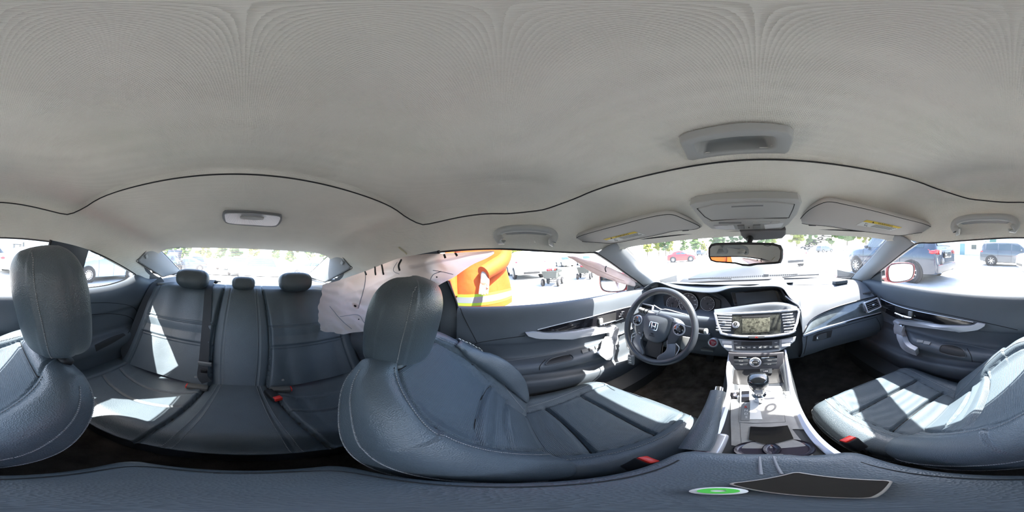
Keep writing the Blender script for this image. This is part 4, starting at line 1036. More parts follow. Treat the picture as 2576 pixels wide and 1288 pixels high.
# centre vent and screen panel
FC = Frame((-.008, .650, -.325), (1, 0, 0), (0, .64, .768))
outer = [(1796, 787), (1850, 786), (1903, 784), (1955, 781), (2008, 776), (2013, 784), (2008, 812), (1999, 836), (1985, 842), (1945, 848), (1903, 850), (1860, 849), (1828, 845), (1812, 841), (1802, 815)]
FC.poly([FC.uv(*q) for q in outer], -.09, -.004, 'centre_panel_body', SOFTG, dash)
FC.ring([FC.uv(*q) for q in outer], .010, -.008, .004, 'centre_silver_frame', SILVER, dash)
top_ = [(1797, 786), (1850, 779), (1903, 772), (1955, 768), (2006, 773)]
MB().grid(psheet([[FC.p(*FC.uv(a, b)[:1], FC.uv(a, b)[1], -.0) for a, b in [(1797, 786), (1850, 785), (1903, 783), (1955, 780), (2006, 775)]], [P(a, b-6, y=.715) for a, b in top_], [P(a, b-8, y=.76) for a, b in top_]], 6, 4)).build('centre_top_cover', SOFT, dash)
for px0, px1, sl in ((1806, 1839, 0), (1966, 2003, 1)):
    u0, v0 = FC.uv(px0, 790); u1, v1 = FC.uv(px1, 835); 
    vent(FC, abs(u1-u0)/2, abs(v0-v1)/2+.002, 'centre_vent', dash, 7, SILVER, SILVER, cx=(u0+u1)/2, cy=(v0+v1)/2)
ax_ = [FC.uv(*q) for q in [(1843, 792), (1903, 791), (1962, 788), (1965, 810), (1963, 838), (1903, 843), (1846, 841), (1842, 815)]]
au = FC.poly(ax_, -.006, .001, 'radio_screen_bezel', mat('dusty_gloss', (.04, .042, .036), .18, spec=.6, coat=.4, bump=('noise', 300, .05), var=(60, .7)), dash, bev=.001)
FC.poly([FC.uv(*q) for q in [(1867, 802), (1937, 800), (1937, 835), (1867, 838)]], .001, .0025, 'radio_screen', mat('dusty_screen', (.085, .085, .065), .22, spec=.6, coat=.3, bump=('noise', 400, .1), var=(90, .85)), dash, bev=.0006)
FC.poly([FC.uv(*q) for q in [(1862, 793), (1942, 791), (1935, 797), (1868, 799)]], -.004, .0015, 'disc_slot', BLACK, dash)
ku, kv = FC.uv(1851, 817)
k_ = MB().lathe(FC.p(ku, kv, 0), FC.n, [(.016, 0), (.0155, .003), (.013, .004), (.0125, .012), (.011, .014)], 24).build('volume_knob', SILVER, dash)
MB().disc(FC.p(ku, kv, .014), FC.n, .008, .001, 18).build('knob_face', BLACK, k_); text('I', .009, FC.p(ku, kv, .0155), FC.u, FC.v, WHITE, k_, 'knob_mark')
FC.poly([FC.uv(*q) for q in [(1882, 846), (1924, 845), (1922, 851), (1884, 852)]], -.002, .006, 'hazard_button', SOFTG, dash, bev=.001)
hz = [FC.uv(*q) for q in [(1903, 846.3), (1907, 850.5), (1899, 850.5)]]; FC.ring(hz, .0008, .006, .0066, 'hazard_triangle', REDP, dash, bev=.0001)
# climate panel
FL = Frame((-.010, .598, -.402), (1, 0, 0), (0, .64, .768))
cl_o = [(1806, 852), (1850, 855), (1903, 857), (1960, 854), (2003, 846), (2000, 858), (1985, 870), (1960, 883), (1930, 888), (1890, 889), (1855, 887), (1830, 883), (1815, 870)]
FL.poly([FL.uv(*q) for q in cl_o], -.06, .0, 'climate_panel', mat('silver_panel', (.34, .36, .38), .35, metal=.4, bump=('noise', 200, .02)), dash, bev=.003)
FL.poly([FL.uv(*q) for q in [(1845, 857), (1903, 859), (1961, 855), (1961, 878), (1905, 882), (1848, 880)]], .0, .0025, 'climate_face', SOFTG, dash, bev=.001)
FL.poly([FL.uv(*q) for q in [(1865, 860), (1942, 859), (1942, 868), (1865, 869)]], .0025, .0032, 'climate_display', BLACK, dash)
for side, xs_ in ((0, ((1817, 1841),)), (1, ((1966, 1992),))):
    for a, b in xs_:
        for r0, r1 in ((857, 865), (867, 875)):
            sh_ = 4 if side == 0 and r0 > 860 else (-4 if side and r0 > 860 else 0)
            FL.poly([FL.uv(a+max(sh_, 0), r0-(2 if side else 0)), FL.uv(b+min(sh_, 0), r0-(4 if side else -1)), FL.uv(b+min(sh_, 0), r1-(4 if side else -1)), FL.uv(a+max(sh_, 0), r1-(2 if side else 0))], .0, .0035, 'climate_button', SILVER, dash, bev=.0008)
labs = ['AUTO', 'MODE', 'SYNC', '', '', 'OFF', '', 'REAR']
for k in range(8):
    a = 1851+13.6*k; bt = FL.poly([FL.uv(a, 871.5-.2*k), FL.uv(a+12, 871.3-.2*k), FL.uv(a+12, 878.5-.3*k), FL.uv(a, 878.8-.3*k)], .0025, .0045, 'climate_button', SOFTG, dash, bev=.0006)
    u_, v_ = FL.uv(a+6, 875-.25*k)
    if labs[k]: text(labs[k], .0042, FL.p(u_, v_, .0048), FL.u, FL.v, WHITE, bt, 'button_print', .0001)
    else: FL.poly(rrect(.004, .0014, .001, cx=u_, cy=v_), .0045, .0048, 'button_print', WHITE, bt)
for q, s_ in (((1851, 864), 'AUTO'), ((1952, 862), 'TEMP')):
    u_, v_ = FL.uv(*q); text(s_, .0045, FL.p(u_, v_, .0028), FL.u, FL.v, WHITE, dash, 'button_print', .0001)
# lower stack: audio row with ring knob, storage pocket
FS = Frame((-.012, .548, -.448), (1, 0, 0), (0, .50, .866))
FS.poly([FS.uv(*q) for q in [(1832, 887), (1972, 886), (1970, 930), (1835, 932)]], -.06, .0, 'lower_stack_panel', mat('stack_plastic', (.07, .068, .075), .4, bump=('noise', 300, .05)), dash, bev=.004)
FS.poly([FS.uv(*q) for q in [(1846, 895), (1955, 893), (1955, 901), (1846, 903)]], .0, .002, 'audio_strip', GLOSS, dash, bev=.0006)
for q in [[(1846, 905), (1882, 904), (1882, 912), (1847, 912)], [(1847, 914), (1882, 914), (1882, 920), (1849, 920)], [(1918, 903), (1955, 902), (1954, 910), (1918, 911)], [(1918, 913), (1954, 912), (1952, 918), (1918, 920)]]:
    bt = FS.poly([FS.uv(*p) for p in q], .0, .003, 'audio_button', SOFTG, dash, bev=.0008)
    c_ = [sum(p[i] for p in q)/4 for i in (0, 1)]; u_, v_ = FS.uv(*c_); text({1846: 'FM AM', 1847: 'AUX', 1918: 'MENU' if q[0][1] < 905 else 'BACK'}.get(q[0][0], ''), .005, FS.p(u_, v_, .0033), FS.u, FS.v, WHITE, bt, 'button_print', .0001)
for a in (1868, 1925): 
    u_, v_ = FS.uv(a, 899); FS.poly(rrect(.014, .0013, .001, cx=u_, cy=v_), .002, .0024, 'strip_print', WHITE, dash)
ku, kv = FS.uv(1900, 911); kb = MB().lathe(FS.p(ku, kv, 0), FS.n, [(.0215, 0), (.0210, .006), (.0185, .009), (.016, .008), (.0155, .005)], 32).build('selector_ring', SILVER, dash)
MB().lathe(FS.p(ku, kv, .004), FS.n, [(.015, 0), (.0145, .005), (.012, .007)], 28).build('selector_button', CHROME, kb); MB().disc(FS.p(ku, kv, .010), FS.n, .0095, .0015, 24, bev=.0004).build('selector_face', BLACK, kb)
text('ENTER', .0050, FS.p(ku, kv-.001, .0118), FS.u, FS.v, WHITE, kb, 'button_print', .0001)
# start button, left knee panel
SB = Frame(P(1794, 862, y=.665), (1, 0, 0), (0, .35, .93))
b = MB().lathe(SB.o, SB.n, [(.024, -.02), (.024, .002), (.020, .005), (.0175, .004)], 28).build('start_button', SILVER, dash)
MB().lathe(SB.o, SB.n, [(.0165, .0), (.0165, .005), (.014, .0065)], 26).build('start_button_cap', mat('red_start', (.35, .02, .04), .3, coat=.4), b)
text('ENGINE', .0055, SB.p(0, .005, .0068), SB.u, SB.v, WHITE, b, 'start_print', .0001); text('START', .0055, SB.p(0, -.001, .0068), SB.u, SB.v, WHITE, b, 'start_print', .0001); text('STOP', .0055, SB.p(0, -.007, .0068), SB.u, SB.v, WHITE, b, 'start_print', .0001)
MB().box(P(1763, 846, y=.68), (.10, .03, .05), None, .015).build('knee_panel_edge', SOFT, dash)
MB().box((-.235, .70, -.495), (.06, .05, .012), Matrix.Rotation(10*D, 3, 'X'), .003).build('hood_lever', GREYD, dash)
# gauges
FG = Frame((-.366, .855, -.275), (1, 0, 0), (0, .26, .965))
GF = mat('gauge_face', (.030, .024, .026), .5, bump=('noise', 100, .05)); GW = mat('gauge_print', (.62, .60, .58), .5)
FG.poly([FG.uv(*q) for q in [(1668, 745), (1690, 736), (1733, 732), (1775, 738), (1812, 755), (1812, 783), (1770, 786), (1700, 783), (1672, 777)]], -.004, .0, 'gauge_board', mat('gauge_board', (.020, .016, .018), .5, bump=('noise', 100, .05)), dash, bev=.001)
def gauge(px, py, r, a0, a1, labels, name, lift=.006, needle=None, sub=5):
    u_, v_ = FG.uv(px, py)
    g_ = MB().lathe(FG.p(u_, v_, 0), FG.n, [(r*1.08, 0), (r*1.08, lift), (r*1.02, lift+.004), (r, lift+.001), (r*.99, lift)], 40, cap=False).build(name, GLOSS, dash)
    MB().disc(FG.p(u_, v_, lift-.002), FG.n, r, .002, 36).build('dial', GF, g_)
    MB().lathe(FG.p(u_, v_, lift+.0006), FG.n, [(r*.985, 0), (r*.985, .0006), (r*.955, .0006), (r*.955, 0)], 40, cap=False).build('dial_ring', GW, g_)
    tk = MB(); n = (len(labels)-1)*sub
    for k in range(n+1):
        a = (a0+(a1-a0)*k/n)*D; L__ = .10 if k % sub == 0 else .05
        d_ = Vector((math.sin(a), math.cos(a))); q0 = d_*r*.95; q1 = d_*r*(.95-L__)
        tk.tube([FG.p(u_+q0.x, v_+q0.y, lift+.0008), FG.p(u_+q1.x, v_+q1.y, lift+.0008)], .0005, 4)
    tk.build('dial_ticks', GW, g_)
    for k, s_ in enumerate(labels):
        a = (a0+(a1-a0)*k/(len(labels)-1))*D
        if s_: text(s_, r*.15, FG.p(u_+math.sin(a)*r*.72, v_+math.cos(a)*r*.72, lift+.0006), FG.u, FG.v, GW, g_, 'dial_number', .0002)
    if needle is not None:
        a = needle*D; q = FG.p(u_+math.sin(a)*r*.75, v_+math.cos(a)*r*.75, lift+.004)
        MB().tube([FG.p(u_, v_, lift+.004), q], [.0016, .0006], 6).build('needle', GREYD, g_); MB().disc(FG.p(u_, v_, lift), FG.n, r*.14, .006, 18, bev=.001).build('needle_hub', BLACK, g_)
    return g_
gauge(1733, 762, .060, -130, 130, ['0', '20', '40', '60', '80', '100', '120', '140', '160'], 'speedometer', .012, -120, 2)
gauge(1692, 763, .042, -140, 40, ['0', '1', '2', '3', '4', '5', '6', '7', '8'], 'tachometer', .004, 180, 2)
gauge(1780, 764, .042, -30, 150, ['H', '', 'C', 'F', '', 'E'], 'fuel_gauge', .004, 100, 2)
# windshield defroster and loose bits on the dash top
p, n_ = on(DT, 2113, 713)
if p: MB().box(p+n_*.008, (.085, .05, .022), Matrix.Rotation(-8*D, 3, 'X'), .004).build('sensor_block', SOFTG, dash)
p, n_ = on(DT, 2182, 737)
if p:
    for k in range(7): MB().box(p+Vector((-.024+.008*k, .012-.004*k, .002)), (.004, .040, .006), Matrix.Rotation(-25*D, 3, 'Z'), .001).build('defroster_slat', BLACK, dash)
seam(DT, [(1990, 717), (2060, 716), (2145, 714)], .0015, 'panel_joint', SEAMM, dash)
seam(DT, [(1720, 716), (1800, 714), (1880, 712)], .0015, 'panel_joint', SEAMM, dash)
# ---------------------------------------------------------------- steering wheel
SWC = Vector((-.41, .56, -.33)); SF = Frame(SWC, (1, 0, 0), (0, math.sin(25*D), math.cos(25*D)))
sw = thing('steering_wheel', 'black leather steering wheel with silver spokes and a key hanging from it', 'steering wheel', SWC)
nR = 140; rws = []
for i in range(nR):
    a = i/nR*2*PI; row = []; fat = 1+.12*math.exp(-((math.cos(a-PI/2)-.8)/.2)**2)+.12*math.exp(-((math.cos(a+PI/2)-.8)/.2)**2)
    jt = min(abs(((math.degrees(a)-q+180) % 360)-180) for q in (58, 122, 212, 328)); gr = .0008*math.exp(-(jt/1.2)**2)*1.6
    for j in range(20):
        b = j/20*2*PI; rr_ = .171+(.0145*fat-gr)*math.cos(b); row.append(SF.p(rr_*math.cos(a), rr_*math.sin(a), (.0165-gr)*math.sin(b)))
    rws.append(row)
rim_ = MB().grid(rws, closeu=True, closev=True).build('rim', LEATHD, sw, angle=None)
hubo = [(-.066, .046), (-.040, .056), (0, .060), (.040, .056), (.066, .046), (.070, .010), (.062, -.030), (.042, -.062), (.020, -.074), (-.020, -.074), (-.042, -.062), (-.062, -.030), (-.070, .010)]
def dome(pts, w0, w1, puff, name, m, parent, F=SF):
    pts = [(q.x, q.y) for q in cr([(a, b, 0) for a, b in pts], 5, True)]; cx = sum(p[0] for p in pts)/len(pts); cy = sum(p[1] for p in pts)/len(pts)
    rows = [[F.p(a, b, w0) for a, b in pts]]
    for s_ in (1, .96, .88, .7, .45, .2, .02):
        rows.append([F.p(cx+(a-cx)*s_, cy+(b-cy)*s_, w1+puff*(1-s_**2.5)-(.003 if s_ == 1 else 0)) for a, b in pts])
    return MB().grid(rows, closeu=True, cap=True).build(name, m, parent, angle=None)
hub = dome(hubo, -.03, .012, .016, 'airbag_cover', SOFT, sw)
# spokes: left and right wings with switch pods, twin lower silver legs
for s in (-1, 1):
    wing = [(s*.060, .040), (s*.095, .030), (s*.162, .022), (s*.164, -.012), (s*.118, -.022), (s*.098, -.060), (s*.066, -.070), (s*.058, -.020)]
    SF.poly([(a, b) for a, b in wing], -.018, .006, 'spoke', SOFTG, sw, bev=.004)
    w_ = MB().lathe(SF.p(s*.108, .006, .004), SF.n, [(.0275, 0), (.027, .006), (.024, .007), (.023, .005)], 28).build('switch_ring', SILVER, sw)
    MB().lathe(SF.p(s*.108, .006, .004), SF.n, [(.022, 0), (.021, .008), (.014, .010)], 24).build('switch_pad', GLOSS, w_); MB().disc(SF.p(s*.108, .006, .013), SF.n, .009, .003, 18, bev=.001).build('centre_button', SOFTG, w_)
    for dx, dy in ((0, .017), (0, -.017), (-.017, 0), (.017, 0)): SF.poly(rrect(.0022, .0012, .0005, cx=s*.108+dx, cy=.006+dy), .012, .0145, 'switch_mark', WHITE, w_)
    leg = [(s*.060, -.050), (s*.098, -.055), (s*.104, -.090), (s*.108, -.126), (s*.085, -.146), (s*.050, -.158), (s*.034, -.150), (s*.040, -.130), (s*.060, -.108), (s*.066, -.085)]
    SF.poly([(q.x, q.y) for q in cr([(a, b, 0) for a, b in leg], 3, True)], -.012, .004, 'lower_spoke', mat('satin_grey', (.16, .17, .19), .32, metal=.4, bump=('noise', 200, .03)), sw, bev=.003)
    MB().tube(cr([SF.p(s*.103, -.058, .005), SF.p(s*.120, -.075, .005), SF.p(s*.112, -.110, .005), SF.p(s*.106, -.126, .005)], 5), .0022, 6).build('silver_edging', SILVER, sw)
    SF.poly(rrect(.018, .030, .006, cx=s*.128, cy=-.055), -.030, -.024, 'shift_paddle', GREYP, sw, bev=.002)
SF.poly([(-.034, -.060), (.034, -.060), (.040, -.128), (.030, -.150), (-.030, -.150), (-.040, -.128)], -.02, -.008, 'lower_spoke_gap', BLACK, sw)
# emblem: rounded frame with an upright letter form
em = SF.ring(rrect(.0215, .0185, .006), .003, .026, .0305, 'emblem', CHROME, sw)
for s in (-1, 1): SF.poly([(s*.0125, .0145), (s*.0075, .0145), (s*.0055, -.0145), (s*.0110, -.0145)], .026, .0305, 'emblem_stroke', CHROME, em, bev=.0006)
SF.poly([(-.0075, .0015), (.0075, .0015), (.006, -.0035), (-.006, -.0035)], .026, .0305, 'emblem_stroke', CHROME, em, bev=.0006)
text('SRS', .010, SF.p(0, -.036, .0272), SF.u, SF.v, SEAMM, sw, 'embossing', .0002); text('AIRBAG', .008, SF.p(0, -.046, .0262), SF.u, SF.v, SEAMM, sw, 'embossing', .0002)
for k, s_ in enumerate(('+', 'RES', '-', 'SET')): text(s_, .007, SF.p(-.088+.008*k, -.040-.012*k, .0068), (1, 0, 0), SF.v, WHITE, sw, 'button_print', .0002)
# column, stalks
col = thing('steering_column', 'black steering column shroud with two control stalks', 'steering column', (-.41, .70, -.36))
MB().grid([[SF.o+SF.u*(math.cos(a)*rx)+SF.v*(math.sin(a)*ry-.006)-SF.n*w_ for a in np.linspace(0, 2*PI, 24, endpoint=False)] for w_, rx, ry in ((.03, .045, .045), (.045, .062, .055), (.10, .066, .056), (.20, .075, .06))], closeu=True, cap=True).build('shroud', SOFT, col)
st_ = MB().tube([SF.p(-.05, .045, -.055), SF.p(-.10, .055, -.055), SF.p(-.16, .062, -.052)], [.010, .012, .013], 12).build('indicator_stalk', GREYD, col)
for k in range(3): MB().tube([SF.p(-.10-.02*k, .055+.002*k, -.055), SF.p(-.106-.02*k, .0555+.002*k, -.055)], .0145, 12).build('stalk_ring', BLACK, st_)
MB().tube([SF.p(.05, .020, -.055), SF.p(.15, .012, -.045), SF.p(.20, .010, -.035)], [.009, .010, .013], 12).build('wiper_stalk', BLACK, col)
MB().disc(SF.p(.198, .010, -.036), (1, 0, .1), .0125, .012, 16, bev=.002).build('stalk_end', GREYP, col)
# key on a white cable tie
ky = thing('key_fob', 'grey key fob dangling from the wheel rim on a white cable tie', 'key', P(1588, 905, y=.52))
kp = P(1588, 905, y=.525)
MB().box(kp, (.034, .014, .068), Matrix.Rotation(18*D, 3, 'Z') @ Matrix.Rotation(4*D, 3, 'Y'), .006, 3).build('fob_body', mat('fob_grey', (.22, .23, .24), .35, bump=('noise', 200, .05)), ky)
for k in range(3): MB().box(kp+Vector((-.001, -.008, -.016+.017*k)), (.014, .004, .009), Matrix.Rotation(18*D, 3, 'Z'), .0015).build('fob_button', WHITE, ky)
MB().tube(cr([P(1602, 842, y=.53), P(1582, 856, y=.525), P(1577, 872, y=.52), P(1588, 882, y=.515), P(1604, 883, y=.525), P(1618, 876, y=.535)], 6), .0028, 6).build('cable_tie', WHITE, ky)
MB().tube(cr([P(1588, 880, y=.52), P(1584, 888, y=.522), P(1588, 893, y=.525)], 5), .0015, 6).build('key_loop', CHROME, ky)
tie = MB().tube(cr([P(1645, 768, y=.56), P(1663, 778, y=.555), P(1680, 779, y=.55), P(1728, 792, y=.545)], 6), .0022, 6).build('cable_tie', WHITE, None); tag(tie, 'white plastic cable tie lying across the top of the steering wheel hub', 'cable tie')
tie = MB().tube(cr([P(1662, 779, y=.555), P(1657, 786, y=.553), P(1652, 792, y=.55)], 6), .003, 6).build('cable_tie_tail', WHITE, tie)
# ================================================================ centre console
cons = thing('centre_console', 'grey centre console with shifter, cup holders and silver side rails', 'console', (-.01, .35, -.9))
CZ = [(.62, -.435), (.50, -.475), (.42, -.50), (.35, -.52), (.25, -.545), (.15, -.565), (.08, -.575)]
CL = [(.62, -.118), (.51, -.112), (.43, -.095), (.31, -.094), (.20, -.096), (.08, -.098)]
CR_ = [(.62, .098), (.51, .090), (.42, .082), (.33, .080), (.24, .080), (.08, .082)]
rws = []
for y in np.linspace(.62, .06, 60):
    z = itp(CZ, y); a, b = itp(CL, y), itp(CR_, y); dip = -.03*ss(.40, .43, y)*ss(.56, .50, y)
    rws.append([Vector(q) for q in [(a-.035, y, -.90), (a-.02, y, z-.12), (a-.006, y, z-.03), (a, y, z-.004), (a+.012, y, z+.002), (a+.02, y, z-.002+dip*.2), (a+.03, y, z+dip), (a+(b-a)*.5, y, z+dip), (b-.03, y, z+dip), (b-.02, y, z-.002+dip*.2), (b-.012, y, z+.002), (b, y, z-.004), (b+.006, y, z-.03), (b+.02, y, z-.12), (b+.035, y, -.90)]])
CPL = mat('console_plastic', (.30, .30, .29), .42, spec=.45, bump=('noise', 700, .15), var=(40, .12))
co = MB().grid(rws).build('console_body', SOFTG, cons, angle=None)
CT_ = bvh(co)
# silver side rails
for tab, s in ((CL, -1), (CR_, 1)):
    r_ = []
    for y in np.linspace(.60, .07, 40):
        z = itp(CZ, y); x = itp(tab, y); wd = .010+.006*ss(.5, .15, y)
        r_.append([Vector((x+s*.004, y, z-.02)), Vector((x+s*.003, y, z+.006)), Vector((x-s*wd*.4, y, z+.010)), Vector((x-s*wd, y, z+.004)), Vector((x-s*wd, y, z-.006))])
    MB().grid(r_).build('side_rail', SILVER, cons, angle=50)
# storage pocket
FP = Frame((-.015, .485, -.500), (1, 0, 0), (0, 1, -.1))
patch(CT_, [(1848, 930), (1905, 928), (1962, 928)], [(1842, 966), (1905, 968), (1972, 962)], 'storage_pocket', BLACK, cons, lift=.001)
pc = patch(CT_, [(1912, 928), (1942, 927)], [(1912, 940), (1942, 939)], 'power_socket_cover', SOFTG, cons, lift=.006)
p, n_ = on(CT_, 1926, 934)
if p: text('USB', .009, p+n_*.007, (1, 0, 0), (0, .9, .4), WHITE, cons, 'button_print', .0002)
# shift surround
sp = patch(CT_, [(1862, 976), (1905, 973), (1966, 972)], [(1860, 1063), (1905, 1065), (1975, 1062)], 'shift_surround', CPL, cons, lift=.004)
patch(CT_, [(1837, 985), (1862, 980)], [(1840, 1120), (1868, 1125)], 'console_side_panel', CPL, cons, lift=.002)
patch(CT_, [(1862, 1063), (1900, 1066), (1978, 1062)], [(1868, 1150), (1930, 1158), (2050, 1150)], 'console_rear_panel', CPL, cons, lift=.003)
patch(CT_, [(1967, 985), (1985, 985)], [(1978, 1080), (2028, 1080)], 'console_side_panel', CPL, cons, lift=.003)
ST = bvh(sp)
patch(ST, [(1866, 985), (1885, 984)], [(1866, 1011), (1885, 1011)], 'indicator_window', GLOSS, cons, lift=.002)
gt = patch(ST, [(1888, 985), (1902, 985)], [(1886, 1055), (1918, 1055)], 'gate_brush', WHITE, cons, lift=.0015)
gp = patch(ST, [(1866, 1015), (1884, 1015)], [(1864, 1058), (1886, 1058)], 'gear_letter_plate', GREYD, cons, lift=.0015)
for k, s_ in enumerate('PRNDS'):
    p, n_ = on(ST, 1876+.4*k, 1016+8.5*k)
    if p: text(s_, .011, p+n_*.002, (1, 0, 0), (0, .95, .25), REDP if s_ == 'R' else WHITE, cons, 'gear_letter', .0004)
ub = patch(CT_, [(1840, 989), (1856, 988)], [(1840, 1003), (1856, 1002)], 'heater_switch', GLOSS, cons, lift=.006)
# shifter
sh_ = thing('gear_selector', 'black and chrome gear selector lever standing in the console', 'gear lever', (-.010, .385, -.50))
MB().tube([(-.010, .385, -.52), (-.009, .378, -.47), (-.008, .372, -.43)], [.016, .011, .009], 14).build('shaft', CHROME, sh_)
MB().lathe((-.010, .382, -.478), (0, -.06, 1), [(.017, 0), (.019, .01), (.014, .018)], 20).build('collar', CHROME, sh_)
rws = []
for t in np.linspace(0, 1, 22):
    c = Vector((-.009, .378-.012*t, -.452+.092*t)); w_ = itp([(0, .012), (.25, .017), (.6, .024), (.85, .0255), (.95, .021), (1, .008)], t); d_ = w_*(1.1)
    rws.append([c+Vector((w_*math.copysign(abs(math.cos(a))**.7, math.cos(a)), d_*math.copysign(abs(math.sin(a))**.8, math.sin(a)), 0)) for a in np.linspace(0, 2*PI, 28, endpoint=False)])
MB().grid(rws, closeu=True, cap=True).build('knob', mat('knob_gloss', (.03, .035, .035), .15, spec=.6, coat=.4, bump=('noise', 20, .02)), sh_, angle=None)
MB().box((-.009, .352, -.415), (.020, .006, .040), Matrix.Rotation(8*D, 3, 'X'), .002).build('knob_insert', SILVER, sh_)
# cup holder well
cw_ = patch(CT_, [(1888, 1074), (1935, 1075), (1981, 1071)], [(1884, 1106), (1935, 1118), (1996, 1104)], 'tray_well', GLOSS, cons, lift=.006)
for px, py, r_ in ((1905, 1132, .030), (1985, 1130, .034)):
    p, n_ = on(CT_, px, py)
    if p:
        MB().lathe(p+Vector((0, 0, .006)), (0, 0, 1), [(r_, -.004), (r_+.003, .001), (r_+.001, .004), (r_-.003, .002), (r_-.006, -.0), (r_-.008, -.002), (0, -.002)], 28, cap=False).build('cup_holder', mat('cup_holder_dark', (.03, .026, .04), .2, spec=.6, bump=('noise', 30, .02)), cons)
        MB().lathe(p+Vector((0, 0, .006)), (0, 0, 1), [(r_+.003, .001), (r_+.001, .004), (r_-.003, .002)], 28, cap=False).build('cup_ring', SILVER, cons)
# parking brake
hb_ = thing('parking_brake', 'black leather parking brake lever left of the shifter', 'hand brake', (-.10, .25, -.56))
MB().tube(cr([(-.098, .175, -.535), (-.102, .22, -.520), (-.108, .30, -.490), (-.112, .38, -.465)], 6), [.022+.002*math.sin(k*.3) for k in range(19)], 14).build('grip', LEATH, hb_)
MB().tube([(-.112, .378, -.466), (-.1135, .398, -.459)], [.013, .012], 12).build('release_button', CHROME, hb_)
MB().box((-.074, .205, -.545), (.022, .085, .03), Matrix.Rotation(14*D, 3, 'X'), .009, 3).build('side_cover', SILVER, hb_)
# armrest
ar = thing('storage_bin', 'black leather armrest lid between the front seats', 'armrest', (0, 0, -.60))
rws = []
for t in np.linspace(0, 1, 60):
    y = .158-.305*t; cap = 1-abs(2*t-1)**14; w_ = .100*(.86+.14*cap)
    row = []
    for j in range(60):
        a = j/60*2*PI; c, q = math.cos(a), math.sin(a); xx = math.copysign(abs(c)**.55, c); zz = math.copysign(abs(q)**.45, q)
        row.append(Vector((-.006+xx*w_, y-.018*ss(.1, .6, xx)*(1-t)+.0*xx, -.505+zz*(.032*(.5+.5*cap)+(.004 if q > 0 else 0)*(1-xx*xx)))))
    rws.append(row)
aro = MB().grid(rws, closeu=True, cap=True).build('lid', LEATH, ar, angle=None)
MB().box((-.006, .0, -.72), (.185, .28, .38), None, .02).build('console_box', SOFTG, ar)
MB().box((-.006, .160, -.520), (.040, .012, .022), None, .004).build('lid_latch', SOFTG, ar)
AT = bvh(aro)
for x in (-.013, .001): MB().tube([(x, y, -.505+.0365) for y in np.linspace(.145, .09, 6)], .0016, 5).build('stitched_strap', STITCH, ar)
MB().tube(cr([(-.088, .12, -.476), (-.09, 0, -.475), (-.086, -.12, -.476), (0, -.135, -.472), (.074, -.12, -.476), (.078, 0, -.475), (.072, .10, -.476)], 8), .0012, 5).build('lid_seam', SEAMM, ar)
ph = thing('phone', 'thin dark phone with a pale edge lying on the armrest below the camera', 'phone', (.01, .02, -.466))
PF = Frame((.010, .052, -.4665), (1, .75, 0), (-.75, 1, 0))
PF.poly(rrect(.027, .033, .005), 0, .004, 'case', mat('phone_edge', (.5, .46, .40), .4), ph, bev=.002); PF.poly(rrect(.0252, .0312, .004), .004, .0046, 'screen', GLOSS, ph)
gm = thing('camera_stand_foot', 'small round white stand foot with green ring under the camera', 'camera stand', (-.036, .030, -.466))
MB().lathe((-.030, .040, -.467), (0, 0, 1), [(.011, 0), (.011, .003), (.009, .004)], 28).build('foot', WHITE, gm); MB().lathe((-.030, .040, -.463), (0, 0, 1), [(.008, 0), (.008, .001), (.003, .001), (.003, 0)], 28, cap=False).build('green_ring', mat('green_plastic', (.10, .60, .08), .4), gm)
# ================================================================ door details, roof fittings, airbags, mirrors, hood, bystander
DL, DR = bvh(DOORS[-1]), bvh(DOORS[1])
def door_kit(T, d, q, sgn):
    patch(T, q['wt'], q['wb'], 'gloss_inlay', GLOSS, d, lift=.003)
    seam(T, q['wt'], .0022, 'chrome_line', SILVER, d, off=.003)
    patch(T, q['bt'], q['bb'], 'pull_bar', SILVER, d, lift=.022, base=.002)
    patch(T, q['va'], q['vb'], 'pull_grip', SILVER, d, lift=.030, base=.004)
    hr = patch(T, q['ht'], q['hb'], 'handle_recess', BLACK, d, lift=.004)
    a, n_ = on(T, *q['l0'], .016); b, _ = on(T, *q['l1'], .016)
    MB().tube([a, a.lerp(b, .5)+n_*.006, b], [.007, .0085, .006], 10).build('door_lever', CHROME, d)
    a, n_ = on(T, *q['lk'], .010)
    MB().box(a, (.012, .022, .026), None, .003).build('lock_lever', GREYD, d)
    for s_ in q['seams']: seam(T, s_, .0017, 'joint', SEAMM, d)
    for s_ in q['stitch']:
        pts = [on(T, c.x, c.y, .0008)[0] for c in cr([(x, y, 0) for x, y in s_], 30)]; m = MB(); pts = [p for p in pts if p]
        for i in range(len(pts)-1): m.tube([pts[i], pts[i].lerp(pts[i+1], .6)], .0011, 4)
        o = m.build('stitching', STITCH, d); o['kind'] = 'stuff'
    patch(T, q['pt'], q['pb'], 'pull_pocket', BLACK, d, lift=.002)
    MB().tube([on(T, c.x, c.y, .003)[0] for c in cr([(x, y, 0) for x, y in q['pt']+q['pb'][::-1]], 4, True)], .0025, 6, True).build('pocket_rim', SOFTG, d)
    for a_, b_, m_ in q['sw']: patch(T, a_, b_, 'window_switch', m_, d, lift=.005)
